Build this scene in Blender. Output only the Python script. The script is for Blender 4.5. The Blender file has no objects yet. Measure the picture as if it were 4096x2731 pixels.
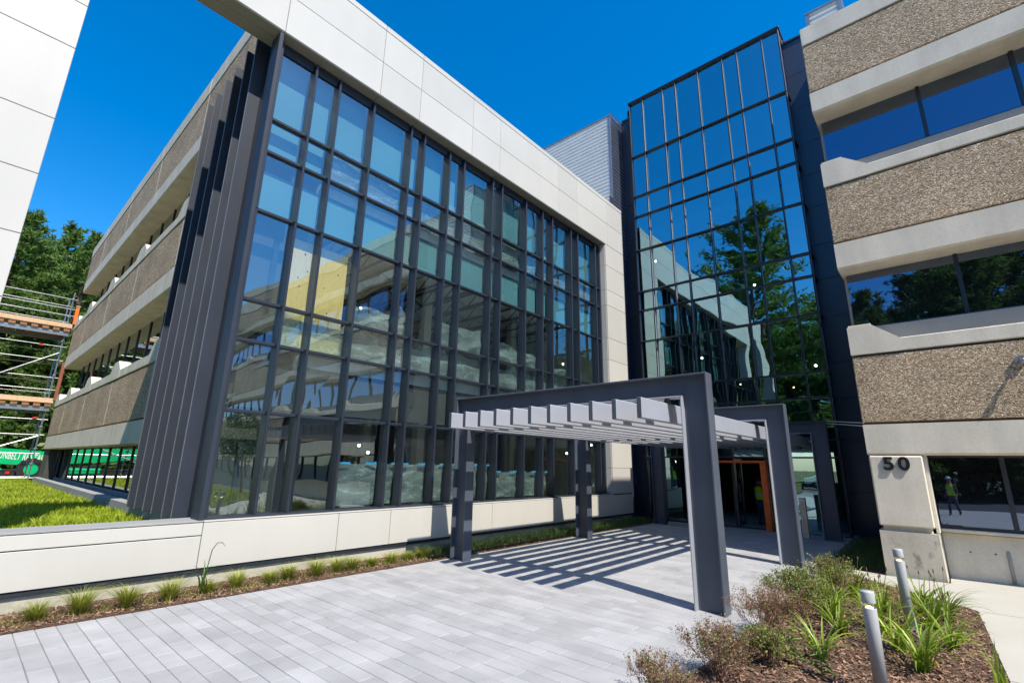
import bpy, bmesh, math, random
import numpy as np
from mathutils import Vector, Matrix, noise

random.seed(7)
sc = bpy.context.scene
COL = sc.collection
S = 1.212                      # survey units -> metres

# ------------------------------------------------------------------ camera
EYE = 1.65
YAW, PITCH, ROLL = math.radians(41.62), math.radians(14.33), math.radians(1.03)
FPX = 1921.96
fwd = Vector((-math.sin(YAW) * math.cos(PITCH), math.cos(YAW) * math.cos(PITCH), math.sin(PITCH)))
rgt = Vector((math.cos(YAW), math.sin(YAW), 0))
upv = rgt.cross(fwd)
r2 = math.cos(ROLL) * rgt + math.sin(ROLL) * upv
u2 = -math.sin(ROLL) * rgt + math.cos(ROLL) * upv
cam = bpy.data.cameras.new('camera')
cam.sensor_width = 36.0
cam.lens = FPX / 4096 * 36.0
cam.clip_start, cam.clip_end = 0.1, 3000
camo = bpy.data.objects.new('camera', cam)
COL.objects.link(camo)
m = Matrix((r2, u2, -fwd)).transposed().to_4x4()
m.translation = Vector((0, 0, EYE * S))
camo.matrix_world = m
sc.camera = camo

# ------------------------------------------------------------------ light
LDIR = Vector((-0.685, 0.20, -1.0)).normalized()      # direction sunlight travels
elev = math.asin(-LDIR.z)
azim = math.atan2(-LDIR.x, -LDIR.y)
world = bpy.data.worlds.new('World')
sc.world = world
world.use_nodes = True
wn = world.node_tree
bg = wn.nodes['Background']
sky = wn.nodes.new('ShaderNodeTexSky')
sky.sky_type = 'NISHITA'
sky.sun_disc = False
sky.sun_elevation = elev
sky.sun_rotation = azim
sky.altitude = 300
sky.air_density = 1.0
sky.dust_density = 0.7
sky.ozone_density = 3.0
hs = wn.nodes.new('ShaderNodeHueSaturation')
hs.inputs['Saturation'].default_value = 1.45
hs.inputs['Value'].default_value = 1.0
wn.links.new(sky.outputs[0], hs.inputs['Color'])
wn.links.new(hs.outputs[0], bg.inputs['Color'])
bg.inputs['Strength'].default_value = 0.108
sun = bpy.data.lights.new('sun', 'SUN')
sun.energy = 3.2
sun.angle = math.radians(0.53)
sun.color = (1.0, 0.93, 0.82)
suno = bpy.data.objects.new('sun', sun)
COL.objects.link(suno)
suno.rotation_euler = LDIR.to_track_quat('-Z', 'Y').to_euler()

sc.view_settings.view_transform = 'Standard'
sc.view_settings.look = 'None'
sc.view_settings.exposure = 1.2
sc.view_settings.gamma = 1.0
sc.view_settings.use_curve_mapping = False
sc.cycles.use_denoising = True
sc.cycles.max_bounces = 8
sc.cycles.diffuse_bounces = 3
sc.cycles.glossy_bounces = 4
sc.cycles.transparent_max_bounces = 20
sc.cycles.caustics_reflective = False
sc.cycles.caustics_refractive = False
sc.cycles.sample_clamp_indirect = 4.0

# ------------------------------------------------------------------ materials
MATS = {}


def nodes_of(name):
    mt = bpy.data.materials.new(name)
    mt.use_nodes = True
    nt = mt.node_tree
    for n in list(nt.nodes):
        nt.nodes.remove(n)
    out = nt.nodes.new('ShaderNodeOutputMaterial')
    MATS[name] = mt
    return mt, nt, out


def N(nt, typ, **kw):
    n = nt.nodes.new('ShaderNode' + typ)
    for k, v in kw.items():
        if k in n.inputs.keys():
            n.inputs[k].default_value = v
        else:
            setattr(n, k, v)
    return n


def ramp(nt, fac, stops):
    r = nt.nodes.new('ShaderNodeValToRGB')
    el = r.color_ramp.elements
    while len(el) < len(stops):
        el.new(0.5)
    for e, (p, c) in zip(el, stops):
        e.position = p
        e.color = (*c, 1)
    nt.links.new(fac, r.inputs[0])
    return r.outputs[0]


def c3(v, d):
    return tuple(max(0, x * d) for x in v)


def coords(nt, scale=1.0, obj=False):
    """metre coordinates: world position, so every piece takes its own part of the pattern"""
    g = nt.nodes.new('ShaderNodeNewGeometry')
    mp = nt.nodes.new('ShaderNodeMapping')
    if isinstance(scale, (int, float)):
        scale = (scale,) * 3
    mp.inputs['Scale'].default_value = scale
    nt.links.new(g.outputs['Position'], mp.inputs['Vector'])
    return mp.outputs[0]


def surf(name, col, rough=0.6, metal=0.0, var=0.12, vscale=1.5, fine=0.06, fscale=40, bump=0.0, bscale=60,
         island=0.0, objvar=0.0, spec=0.5, streak=0.0, blotch=0.0):
    """painted, cast or cut surface with large and small uneven tone"""
    mt, nt, out = nodes_of(name)
    b = N(nt, 'BsdfPrincipled')
    b.inputs['Roughness'].default_value = rough
    b.inputs['Metallic'].default_value = metal
    b.inputs['Specular IOR Level'].default_value = spec
    n1 = N(nt, 'TexNoise', Scale=vscale, Detail=5.0)
    nt.links.new(coords(nt), n1.inputs['Vector'])
    n2 = N(nt, 'TexNoise', Scale=fscale, Detail=2.0)
    nt.links.new(coords(nt), n2.inputs['Vector'])
    a = N(nt, 'MapRange')
    a.inputs['To Min'].default_value = 1 - var
    a.inputs['To Max'].default_value = 1 + var
    a.inputs['From Min'].default_value, a.inputs['From Max'].default_value = 0.25, 0.75
    nt.links.new(n1.outputs[0], a.inputs[0])
    f = N(nt, 'MapRange')
    f.inputs['To Min'].default_value = 1 - fine
    f.inputs['To Max'].default_value = 1 + fine
    f.inputs['From Min'].default_value, f.inputs['From Max'].default_value = 0.25, 0.75
    nt.links.new(n2.outputs[0], f.inputs[0])
    mul = N(nt, 'Math', operation='MULTIPLY')
    nt.links.new(a.outputs[0], mul.inputs[0])
    nt.links.new(f.outputs[0], mul.inputs[1])
    val = mul.outputs[0]
    if streak:
        n3 = N(nt, 'TexNoise', Scale=1.0, Detail=4.0)
        nt.links.new(coords(nt, (2.6, 2.6, 0.3)), n3.inputs['Vector'])
        s = N(nt, 'MapRange')
        s.inputs['From Min'].default_value, s.inputs['From Max'].default_value = 0.35, 0.65
        s.inputs['To Min'].default_value, s.inputs['To Max'].default_value = 1 - streak, 1.0
        nt.links.new(n3.outputs[0], s.inputs[0])
        mm = N(nt, 'Math', operation='MULTIPLY')
        nt.links.new(val, mm.inputs[0])
        nt.links.new(s.outputs[0], mm.inputs[1])
        val = mm.outputs[0]
    if blotch:
        n6 = N(nt, 'TexNoise', Scale=4.5, Detail=7.0)
        nt.links.new(coords(nt, (1, 1, 0.6)), n6.inputs['Vector'])
        bl = N(nt, 'MapRange')
        bl.inputs['From Min'].default_value, bl.inputs['From Max'].default_value = 0.60, 0.70
        bl.inputs['To Min'].default_value, bl.inputs['To Max'].default_value = 1.0, 1.0 - blotch
        nt.links.new(n6.outputs[0], bl.inputs[0])
        mm = N(nt, 'Math', operation='MULTIPLY')
        nt.links.new(val, mm.inputs[0])
        nt.links.new(bl.outputs[0], mm.inputs[1])
        val = mm.outputs[0]
    for amt, kind in ((island, 'i'), (objvar, 'o')):
        if amt:
            if kind == 'i':
                src = N(nt, 'NewGeometry').outputs['Random Per Island']
            else:
                src = N(nt, 'ObjectInfo').outputs['Random']
            q = N(nt, 'MapRange')
            q.inputs['To Min'].default_value, q.inputs['To Max'].default_value = 1 - amt, 1 + amt
            nt.links.new(src, q.inputs[0])
            mm = N(nt, 'Math', operation='MULTIPLY')
            nt.links.new(val, mm.inputs[0])
            nt.links.new(q.outputs[0], mm.inputs[1])
            val = mm.outputs[0]
    mx = N(nt, 'VectorMath', operation='SCALE')
    mx.inputs[0].default_value = col
    nt.links.new(val, mx.inputs['Scale'])
    nt.links.new(mx.outputs[0], b.inputs['Base Color'])
    if bump:
        n4 = N(nt, 'TexNoise', Scale=bscale, Detail=3.0)
        nt.links.new(coords(nt), n4.inputs['Vector'])
        bp = N(nt, 'Bump', Strength=bump, Distance=0.02)
        nt.links.new(n4.outputs[0], bp.inputs['Height'])
        nt.links.new(bp.outputs[0], b.inputs['Normal'])
    nt.links.new(b.outputs[0], out.inputs[0])
    return mt


surf('panel', (0.525, 0.51, 0.465), rough=0.34, var=0.04, vscale=0.6, fine=0.012, objvar=0.04, spec=0.5, streak=0.025)
surf('panel_back', (0.02, 0.02, 0.02), rough=0.8)
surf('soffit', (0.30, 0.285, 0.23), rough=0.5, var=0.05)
surf('dark_metal', (0.020, 0.026, 0.038), rough=0.36, var=0.08, fine=0.04, metal=0.0, spec=0.55)
surf('fin_metal', (0.029, 0.036, 0.052), rough=0.5, var=0.12, fine=0.05, spec=0.3, streak=0.08)
surf('fin_edge_highlight', (0.13, 0.135, 0.15), rough=0.45, var=0.1)  # paler tone that paints the lit front edges of the fins
surf('dark_panel', (0.038, 0.045, 0.070), rough=0.28, var=0.06, vscale=0.4, fine=0.02, objvar=0.06, spec=0.6)
surf('steel_paint', (0.075, 0.090, 0.120), rough=0.42, var=0.14, streak=0.12, fine=0.05, fscale=90, spec=0.5)
surf('slat_metal', (0.32, 0.335, 0.375), rough=0.38, var=0.05, fine=0.02, spec=0.5)
surf('galv', (0.34, 0.35, 0.36), rough=0.35, metal=0.7, var=0.15, vscale=6)
surf('corrugated', (0.70, 0.70, 0.68), rough=0.4, var=0.06)
surf('concrete', (0.70, 0.635, 0.52), rough=0.75, var=0.09, vscale=1.3, fine=0.07, fscale=30, bump=0.08, bscale=120, streak=0.15)
surf('concrete_walk', (0.40, 0.385, 0.34), rough=0.85, var=0.07, vscale=0.9, fine=0.05, fscale=60, bump=0.06, bscale=200)
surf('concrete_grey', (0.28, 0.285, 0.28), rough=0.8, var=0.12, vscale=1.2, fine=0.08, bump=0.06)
surf('concrete_stained', (0.60, 0.55, 0.45), rough=0.8, var=0.12, vscale=1.3, fine=0.08, fscale=30, bump=0.08, bscale=120, streak=0.25, blotch=0.62)
surf('curb_concrete', (0.50, 0.475, 0.39), rough=0.85, var=0.16, vscale=2.5, fine=0.08, bump=0.08, streak=0.2)
surf('paver', (0.318, 0.32, 0.33), rough=0.8, var=0.15, vscale=1.7, fine=0.07, fscale=110, bump=0.06, bscale=220, objvar=0.10, blotch=0.10)
surf('paver_far', (0.318, 0.32, 0.33), rough=0.8, var=0.15, vscale=1.7, fine=0.07, fscale=110, bump=0.06, bscale=220, island=0.10, blotch=0.10)
surf('joint_sand', (0.16, 0.16, 0.165), rough=0.95, var=0.1)
surf('asphalt', (0.055, 0.055, 0.057), rough=0.9, var=0.15, fine=0.2, fscale=120, bump=0.1)
surf('mulch', (0.085, 0.046, 0.028), rough=0.95, var=0.35, vscale=6, fine=0.5, fscale=55, bump=0.7, bscale=40)
surf('chip', (0.21, 0.125, 0.08), rough=0.9, var=0.1, island=0.75)
surf('soil_green', (0.075, 0.095, 0.025), rough=0.95, var=0.3, vscale=3, fine=0.3, fscale=30)
surf('plywood', (0.72, 0.52, 0.22), rough=0.7)
surf('plank', (0.55, 0.38, 0.24), rough=0.8, var=0.15, vscale=8, objvar=0.15)
surf('rust_beam', (0.28, 0.12, 0.045), rough=0.7, var=0.2, vscale=5, objvar=0.15)
surf('brown_post', (0.24, 0.07, 0.035), rough=0.6, var=0.15)
surf('orange', (1.0, 0.17, 0.02), rough=0.4, var=0.22, vscale=9)
surf('number_black', (0.012, 0.012, 0.014), rough=0.3)
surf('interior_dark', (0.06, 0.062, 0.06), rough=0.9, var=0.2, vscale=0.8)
surf('added_teal_backing', (0.11, 0.28, 0.32), rough=0.8, var=0.10, vscale=0.7)  # invented teal backing colour that brightens the upper wing glass
surf('interior_mid', (0.58, 0.60, 0.56), rough=0.9, var=0.2, vscale=0.8)
surf('interior_floor', (0.42, 0.40, 0.36), rough=0.7, var=0.2)
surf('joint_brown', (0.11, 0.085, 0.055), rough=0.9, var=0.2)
surf('joist', (0.10, 0.05, 0.035), rough=0.7)
surf('green_paint', (0.0, 0.45, 0.16), rough=0.35, var=0.08, spec=0.5)
surf('rubber', (0.016, 0.016, 0.017), rough=0.8)
surf('white_paint', (0.78, 0.78, 0.76), rough=0.35, var=0.03)
surf('yellow_paint', (0.75, 0.52, 0.03), rough=0.4)
surf('red_paint', (0.6, 0.03, 0.02), rough=0.4)
surf('bollard', (0.40, 0.41, 0.42), rough=0.42, var=0.04, fine=0.03)
surf('brushed', (0.66, 0.58, 0.45), rough=0.4, metal=0.2, var=0.12, vscale=4)
surf('tape', (0.04, 0.42, 0.85), rough=0.5, var=0.05)
surf('bark', (0.10, 0.072, 0.05), rough=0.95, var=0.3, vscale=6, bump=0.5, bscale=20)
surf('twig', (0.20, 0.115, 0.08), rough=0.9, island=0.4, var=0.1)
surf('skin', (0.30, 0.17, 0.11), rough=0.55)
surf('hair', (0.02, 0.015, 0.012), rough=0.6)
surf('jeans', (0.05, 0.07, 0.12), rough=0.85, var=0.15, vscale=8)
surf('shirt', (0.05, 0.05, 0.055), rough=0.85)
surf('boot', (0.05, 0.035, 0.025), rough=0.7)
surf('hivis', (0.50, 0.78, 0.02), rough=0.6, var=0.08, vscale=6)
surf('reflective', (0.65, 0.66, 0.62), rough=0.3)
surf('helmet', (0.8, 0.8, 0.78), rough=0.3)
surf('roof_gravel', (0.25, 0.24, 0.22), rough=0.95, var=0.15)


def leaf_mat(name, a, b, rough=0.55, trans=0.35):
    mt, nt, out = nodes_of(name)
    g = N(nt, 'NewGeometry')
    col = ramp(nt, g.outputs['Random Per Island'], [(0.0, a), (1.0, b)])
    n = N(nt, 'TexNoise', Scale=0.9, Detail=3.0)
    nt.links.new(coords(nt), n.inputs['Vector'])
    mr = N(nt, 'MapRange')
    mr.inputs['From Min'].default_value, mr.inputs['From Max'].default_value = 0.3, 0.7
    mr.inputs['To Min'].default_value, mr.inputs['To Max'].default_value = 0.72, 1.25
    nt.links.new(n.outputs[0], mr.inputs[0])
    sc_ = N(nt, 'VectorMath', operation='SCALE')
    nt.links.new(col, sc_.inputs[0])
    nt.links.new(mr.outputs[0], sc_.inputs['Scale'])
    p = N(nt, 'BsdfPrincipled', Roughness=rough)
    nt.links.new(sc_.outputs[0], p.inputs['Base Color'])
    t = N(nt, 'BsdfTranslucent')
    nt.links.new(sc_.outputs[0], t.inputs['Color'])
    mx = N(nt, 'MixShader')
    mx.inputs[0].default_value = trans
    nt.links.new(p.outputs[0], mx.inputs[1])
    nt.links.new(t.outputs[0], mx.inputs[2])
    nt.links.new(mx.outputs[0], out.inputs[0])
    return mt


leaf_mat('pine_needles', (0.065, 0.135, 0.022), (0.19, 0.30, 0.055))
leaf_mat('broad_leaf', (0.05, 0.12, 0.015), (0.13, 0.24, 0.04))
leaf_mat('lawn_blade', (0.24, 0.36, 0.010), (0.52, 0.58, 0.03), trans=0.45)
leaf_mat('lily_leaf', (0.10, 0.19, 0.012), (0.33, 0.44, 0.045), rough=0.4)
leaf_mat('tuft_blade', (0.18, 0.23, 0.02), (0.40, 0.42, 0.07))
leaf_mat('shrub_leaf', (0.10, 0.15, 0.025), (0.27, 0.33, 0.07))
leaf_mat('dry_leaf', (0.14, 0.065, 0.035), (0.33, 0.20, 0.12))
leaf_mat('orange_leaf', (0.6, 0.25, 0.03), (0.75, 0.45, 0.08))
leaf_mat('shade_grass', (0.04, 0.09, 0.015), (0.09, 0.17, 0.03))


def aggregate(name):
    mt, nt, out = nodes_of(name)
    b = N(nt, 'BsdfPrincipled', Roughness=0.85)
    v = N(nt, 'TexVoronoi', Scale=46.0)
    nw = N(nt, 'TexNoise', Scale=14.0, Detail=2.0)
    nt.links.new(coords(nt), nw.inputs['Vector'])
    vm = N(nt, 'VectorMath', operation='MULTIPLY_ADD')
    vm.inputs[1].default_value = (0.05, 0.05, 0.05)
    nt.links.new(nw.outputs['Color'], vm.inputs[0])
    nt.links.new(coords(nt), vm.inputs[2])
    nt.links.new(vm.outputs[0], v.inputs['Vector'])
    sep = N(nt, 'SeparateColor')
    nt.links.new(v.outputs['Color'], sep.inputs[0])
    col = ramp(nt, sep.outputs[0], [(0.0, (0.17, 0.11, 0.06)), (0.35, (0.34, 0.24, 0.145)), (0.75, (0.49, 0.37, 0.245)), (1.0, (0.74, 0.62, 0.46))])
    n = N(nt, 'TexNoise', Scale=0.8, Detail=4.0)
    nt.links.new(coords(nt), n.inputs['Vector'])
    mr = N(nt, 'MapRange')
    mr.inputs['From Min'].default_value, mr.inputs['From Max'].default_value = 0.3, 0.7
    mr.inputs['To Min'].default_value, mr.inputs['To Max'].default_value = 0.80, 1.16
    nt.links.new(n.outputs[0], mr.inputs[0])
    s = N(nt, 'VectorMath', operation='SCALE')
    nt.links.new(col, s.inputs[0])
    nt.links.new(mr.outputs[0], s.inputs['Scale'])
    nt.links.new(s.outputs[0], b.inputs['Base Color'])
    inv = N(nt, 'Math', operation='MULTIPLY')
    inv.inputs[1].default_value = -1
    nt.links.new(v.outputs['Distance'], inv.inputs[0])
    bp = N(nt, 'Bump', Strength=0.6, Distance=0.018)
    nt.links.new(inv.outputs[0], bp.inputs['Height'])
    nt.links.new(bp.outputs[0], b.inputs['Normal'])
    nt.links.new(b.outputs[0], out.inputs[0])


aggregate('aggregate')


def glass(name, ior, tint, refl, wave, wscale, opaque=None, rough=0.0):
    """coated glazing: mirror by Fresnel over tinted clear (or dark backed) glass, faintly wavy"""
    mt, nt, out = nodes_of(name)
    gl = N(nt, 'BsdfGlossy', Roughness=rough)
    gl.inputs['Color'].default_value = (*refl, 1)
    n = N(nt, 'TexNoise', Scale=wscale, Detail=1.0)
    nt.links.new(coords(nt), n.inputs['Vector'])
    bp = N(nt, 'Bump', Strength=1.0, Distance=wave)
    nt.links.new(n.outputs[0], bp.inputs['Height'])
    nt.links.new(bp.outputs[0], gl.inputs['Normal'])
    fr = N(nt, 'Fresnel', IOR=ior)
    if opaque:
        back = N(nt, 'BsdfDiffuse')
        back.inputs['Color'].default_value = (*opaque, 1)
    else:
        back = N(nt, 'BsdfTransparent')
        back.inputs['Color'].default_value = (*tint, 1)
    mx = N(nt, 'MixShader')
    # back faces see the inverse index; use the absolute facing so both sides mirror alike
    lw = N(nt, 'LayerWeight', Blend=0.5)
    pw = N(nt, 'Math', operation='POWER')
    pw.inputs[1].default_value = 3.2
    nt.links.new(lw.outputs['Facing'], pw.inputs[0])
    f0 = ((ior - 1) / (ior + 1)) ** 2
    mr = N(nt, 'MapRange')
    mr.inputs['To Min'].default_value, mr.inputs['To Max'].default_value = f0, 1.0
    nt.links.new(pw.outputs[0], mr.inputs[0])
    nt.links.new(mr.outputs[0], mx.inputs[0])
    nt.nodes.remove(fr)
    nt.links.new(back.outputs[0], mx.inputs[1])
    nt.links.new(gl.outputs[0], mx.inputs[2])
    nt.links.new(mx.outputs[0], out.inputs[0])


glass('glass_wing', 3.3, (0.88, 0.96, 0.94), (0.86, 1.0, 1.0), 0.007, 1.0)
glass('glass_tower', 5.6, (0.66, 0.84, 0.84), (0.62, 0.95, 1.0), 0.0065, 1.0)
glass('glass_dark', 3.0, None, (0.55, 0.70, 1.0), 0.004, 0.8, opaque=(0.008, 0.009, 0.011))
glass('glass_mirror', 3.4, None, (0.85, 0.92, 0.92), 0.004, 0.8, opaque=(0.012, 0.014, 0.013))
glass('glass_lens', 1.5, (0.9, 0.9, 0.88), (0.9, 0.9, 0.9), 0.0005, 1)


def plastic():
    mt, nt, out = nodes_of('plastic_film')
    tr = N(nt, 'BsdfTransparent')
    tr.inputs['Color'].default_value = (0.86, 0.93, 0.92, 1)
    df = N(nt, 'BsdfDiffuse')
    df.inputs['Color'].default_value = (0.74, 0.92, 0.89, 1)
    tl = N(nt, 'BsdfTranslucent')
    tl.inputs['Color'].default_value = (0.72, 0.9, 0.87, 1)
    m0 = N(nt, 'MixShader')
    m0.inputs[0].default_value = 0.4
    nt.links.new(df.outputs[0], m0.inputs[1])
    nt.links.new(tl.outputs[0], m0.inputs[2])
    n = N(nt, 'TexNoise', Scale=2.1, Detail=4.0, Distortion=0.35)
    nt.links.new(coords(nt, (1, 0.7, 2.4)), n.inputs['Vector'])
    a1 = N(nt, 'MapRange')
    a1.inputs['To Min'].default_value, a1.inputs['To Max'].default_value = -1.0, 1.0
    nt.links.new(n.outputs[0], a1.inputs[0])
    ab = N(nt, 'Math', operation='ABSOLUTE')
    nt.links.new(a1.outputs[0], ab.inputs[0])
    crease = ramp(nt, ab.outputs[0], [(0.0, (0.55,) * 3), (0.012, (0.26,) * 3), (0.05, (0.05,) * 3), (0.2, (0.0,) * 3)])
    n5 = N(nt, 'TexNoise', Scale=1.1, Detail=2.0)
    nt.links.new(coords(nt, (1, 1, 1.6)), n5.inputs['Vector'])
    milk = ramp(nt, n5.outputs[0], [(0.3, (0.22,) * 3), (0.7, (0.46,) * 3)])
    ad = N(nt, 'VectorMath', operation='ADD')
    nt.links.new(crease, ad.inputs[0])
    nt.links.new(milk, ad.inputs[1])
    fac = ad.outputs[0]
    m1 = N(nt, 'MixShader')
    nt.links.new(fac, m1.inputs[0])
    nt.links.new(tr.outputs[0], m1.inputs[1])
    nt.links.new(m0.outputs[0], m1.inputs[2])
    gl = N(nt, 'BsdfGlossy', Roughness=0.14)
    m2 = N(nt, 'MixShader')
    m2.inputs[0].default_value = 0.09
    nt.links.new(m1.outputs[0], m2.inputs[1])
    nt.links.new(gl.outputs[0], m2.inputs[2])
    nt.links.new(m2.outputs[0], out.inputs[0])


plastic()
mt, nt, out = nodes_of('clear')
tr = N(nt, 'BsdfTransparent')
tr.inputs['Color'].default_value = (0.97, 0.98, 0.98, 1)
nt.links.new(tr.outputs[0], out.inputs[0])


def pane(nm, mat, v, parent, front=0):
    o = MB().add(v, [(0, 1, 2, 3), (7, 6, 5, 4), (0, 4, 5, 1), (1, 5, 6, 2), (2, 6, 7, 3), (3, 7, 4, 0)]).build(nm, mat, parent)
    o.data.materials.append(MATS['clear'])
    for i, p in enumerate(o.data.polygons):
        p.material_index = 0 if i == front else 1
    return o


def lamp_mat(name, col, st):
    mt, nt, out = nodes_of(name)
    e = N(nt, 'Emission', Strength=st)
    e.inputs['Color'].default_value = (*col, 1)
    nt.links.new(e.outputs[0], out.inputs[0])


lamp_mat('lamp_glow', (1.0, 0.9, 0.74), 7)
lamp_mat('lens_warm', (1.0, 0.72, 0.42), 2.2)
lamp_mat('lamp_glow_warm', (1.0, 0.55, 0.25), 6)

# plywood gets grain and knots
mt, nt, out = nodes_of('plywood')
b = N(nt, 'BsdfPrincipled', Roughness=0.7)
nz = N(nt, 'TexNoise', Scale=2.2, Detail=6.0, Distortion=2.5)
nt.links.new(coords(nt, (1, 7, 0.7)), nz.inputs['Vector'])
pc = ramp(nt, nz.outputs[0], [(0.3, (0.74, 0.47, 0.12)), (0.5, (0.86, 0.64, 0.24)), (0.7, (0.80, 0.55, 0.17))])
nt.links.new(pc, b.inputs['Base Color'])
nt.links.new(b.outputs[0], out.inputs[0])
surf('knot', (0.12, 0.05, 0.02), rough=0.8)

# ------------------------------------------------------------------ builders
ORG = {}


def tag(o, label=None, cat=None, group=None, kind=None):
    if label: o['label'] = label
    if cat: o['category'] = cat
    if group: o['group'] = group
    if kind: o['kind'] = kind
    return o


def root(name, loc, label, cat, group=None):
    o = bpy.data.objects.new(name, None)
    o.empty_display_size = 0.2
    COL.objects.link(o)
    o.location = Vector(loc) * S
    ORG[o.name] = Vector(loc)
    return tag(o, label, cat, group)


def link(name, me, parent, org):
    o = bpy.data.objects.new(name, me)
    COL.objects.link(o)
    if parent:
        o.parent = parent
    ORG[o.name] = org
    return o


class MB:
    fit = None

    def __init__(self):
        self.v, self.f = [], []

    def add(self, vs, fs):
        n = len(self.v)
        self.v += [tuple(p) for p in vs]
        self.f += [tuple(i + n for i in f) for f in fs]
        return self

    def box(self, x0, x1, y0, y1, z0, z1):
        if x0 > x1: x0, x1 = x1, x0
        if y0 > y1: y0, y1 = y1, y0
        if z0 > z1: z0, z1 = z1, z0
        return self.add([(x0, y0, z0), (x1, y0, z0), (x1, y1, z0), (x0, y1, z0), (x0, y0, z1), (x1, y0, z1), (x1, y1, z1), (x0, y1, z1)],
                        [(0, 3, 2, 1), (4, 5, 6, 7), (0, 1, 5, 4), (1, 2, 6, 5), (2, 3, 7, 6), (3, 0, 4, 7)])

    def bbox(self, x0, x1, y0, y1, z0, z1, b=0.006):
        """box with chamfered edges"""
        if x0 > x1: x0, x1 = x1, x0
        if y0 > y1: y0, y1 = y1, y0
        if z0 > z1: z0, z1 = z1, z0
        c = ((x0 + x1) / 2, (y0 + y1) / 2, (z0 + z1) / 2)
        h = ((x1 - x0) / 2, (y1 - y0) / 2, (z1 - z0) / 2)
        b = min(b, min(h) * 0.6)
        vs, idx = [], {}
        for sx in (-1, 1):
            for sy in (-1, 1):
                for sz in (-1, 1):
                    for ax in range(3):
                        d = [h[0] - b, h[1] - b, h[2] - b]
                        d[ax] = h[ax]
                        idx[(sx, sy, sz, ax)] = len(vs)
                        vs.append((c[0] + sx * d[0], c[1] + sy * d[1], c[2] + sz * d[2]))
        fs = []
        I = lambda s, ax: idx[(s[0], s[1], s[2], ax)]
        for ax in range(3):
            a1, a2 = (ax + 1) % 3, (ax + 2) % 3
            for sg in (-1, 1):
                q = []
                for p, r in ((-1, -1), (1, -1), (1, 1), (-1, 1)):
                    s = [0, 0, 0]
                    s[ax], s[a1], s[a2] = sg, p, r
                    q.append(I(s, ax))
                fs.append(tuple(q) if sg > 0 else tuple(q[::-1]))
            # edges along ax
            for p in (-1, 1):
                for r in (-1, 1):
                    s0, s1 = [0, 0, 0], [0, 0, 0]
                    s0[ax], s0[a1], s0[a2] = -1, p, r
                    s1[ax], s1[a1], s1[a2] = 1, p, r
                    q = (I(s0, a1), I(s1, a1), I(s1, a2), I(s0, a2))
                    fs.append(q if p * r < 0 else q[::-1])
        for sx in (-1, 1):
            for sy in (-1, 1):
                for sz in (-1, 1):
                    s = (sx, sy, sz)
                    q = (I(s, 0), I(s, 1), I(s, 2))
                    fs.append(q if sx * sy * sz > 0 else q[::-1])
        return self.add(vs, fs)

    def extr(self, poly, axis, a, b):
        """extrude a 2d polygon along an axis; poly in the two other axes in cyclic order"""
        n = len(poly)
        def P(p, t):
            q = [0, 0, 0]
            q[axis] = t
            q[(axis + 1) % 3], q[(axis + 2) % 3] = p
            return tuple(q)
        vs = [P(p, a) for p in poly] + [P(p, b) for p in poly]
        fs = [tuple(range(n))[::-1], tuple(range(n, 2 * n))]
        for i in range(n):
            j = (i + 1) % n
            fs.append((i, j, n + j, n + i))
        area = sum(poly[i][0] * poly[(i + 1) % n][1] - poly[(i + 1) % n][0] * poly[i][1] for i in range(n))
        if (area < 0) != (b < a):
            fs = [f[::-1] for f in fs]
        return self.add(vs, fs)

    def tube(self, pts, r, n=8, caps=True):
        pts = [Vector(p) for p in pts]
        if not isinstance(r, (list, tuple)):
            r = [r] * len(pts)
        rings = []
        vs, fs = [], []
        ref = None
        for i, p in enumerate(pts):
            d = (pts[min(i + 1, len(pts) - 1)] - pts[max(i - 1, 0)])
            if d.length < 1e-9:
                d = Vector((0, 0, 1))
            d.normalize()
            if ref is None:
                ref = Vector((1, 0, 0)) if abs(d.x) < 0.8 else Vector((0, 1, 0))
            a = (ref - d * ref.dot(d)).normalized()
            bb = d.cross(a)
            ref = a
            rings.append(len(vs))
            for k in range(n):
                t = 2 * math.pi * k / n
                vs.append(p + (a * math.cos(t) + bb * math.sin(t)) * r[i])
        for i in range(len(pts) - 1):
            for k in range(n):
                k2 = (k + 1) % n
                fs.append((rings[i] + k, rings[i] + k2, rings[i + 1] + k2, rings[i + 1] + k))
        if caps:
            fs.append(tuple(rings[0] + k for k in range(n))[::-1])
            fs.append(tuple(rings[-1] + k for k in range(n)))
        return self.add(vs, fs)

    def bar(self, p0, p1, w, h, up=(0, 0, 1)):
        p0, p1 = Vector(p0), Vector(p1)
        d = (p1 - p0).normalized()
        u = Vector(up)
        if abs(d.dot(u)) > 0.98:
            u = Vector((0, 1, 0))
        s = d.cross(u).normalized()
        u = s.cross(d)
        vs = []
        for p in (p0, p1):
            for a, b2 in ((-1, -1), (1, -1), (1, 1), (-1, 1)):
                vs.append(p + s * (a * w / 2) + u * (b2 * h / 2))
        return self.add(vs, [(0, 1, 2, 3), (7, 6, 5, 4), (1, 0, 4, 5), (2, 1, 5, 6), (3, 2, 6, 7), (0, 3, 7, 4)])

    def lathe(self, c, prof, n=20):
        """prof: list of (r, z)"""
        vs, fs = [], []
        for r, z in prof:
            for k in range(n):
                t = 2 * math.pi * k / n
                vs.append((c[0] + r * math.cos(t), c[1] + r * math.sin(t), c[2] + z))
        for i in range(len(prof) - 1):
            for k in range(n):
                k2 = (k + 1) % n
                fs.append((i * n + k, i * n + k2, (i + 1) * n + k2, (i + 1) * n + k))
        fs.append(tuple(range(n))[::-1])
        fs.append(tuple((len(prof) - 1) * n + k for k in range(n)))
        return self.add(vs, fs)

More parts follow.
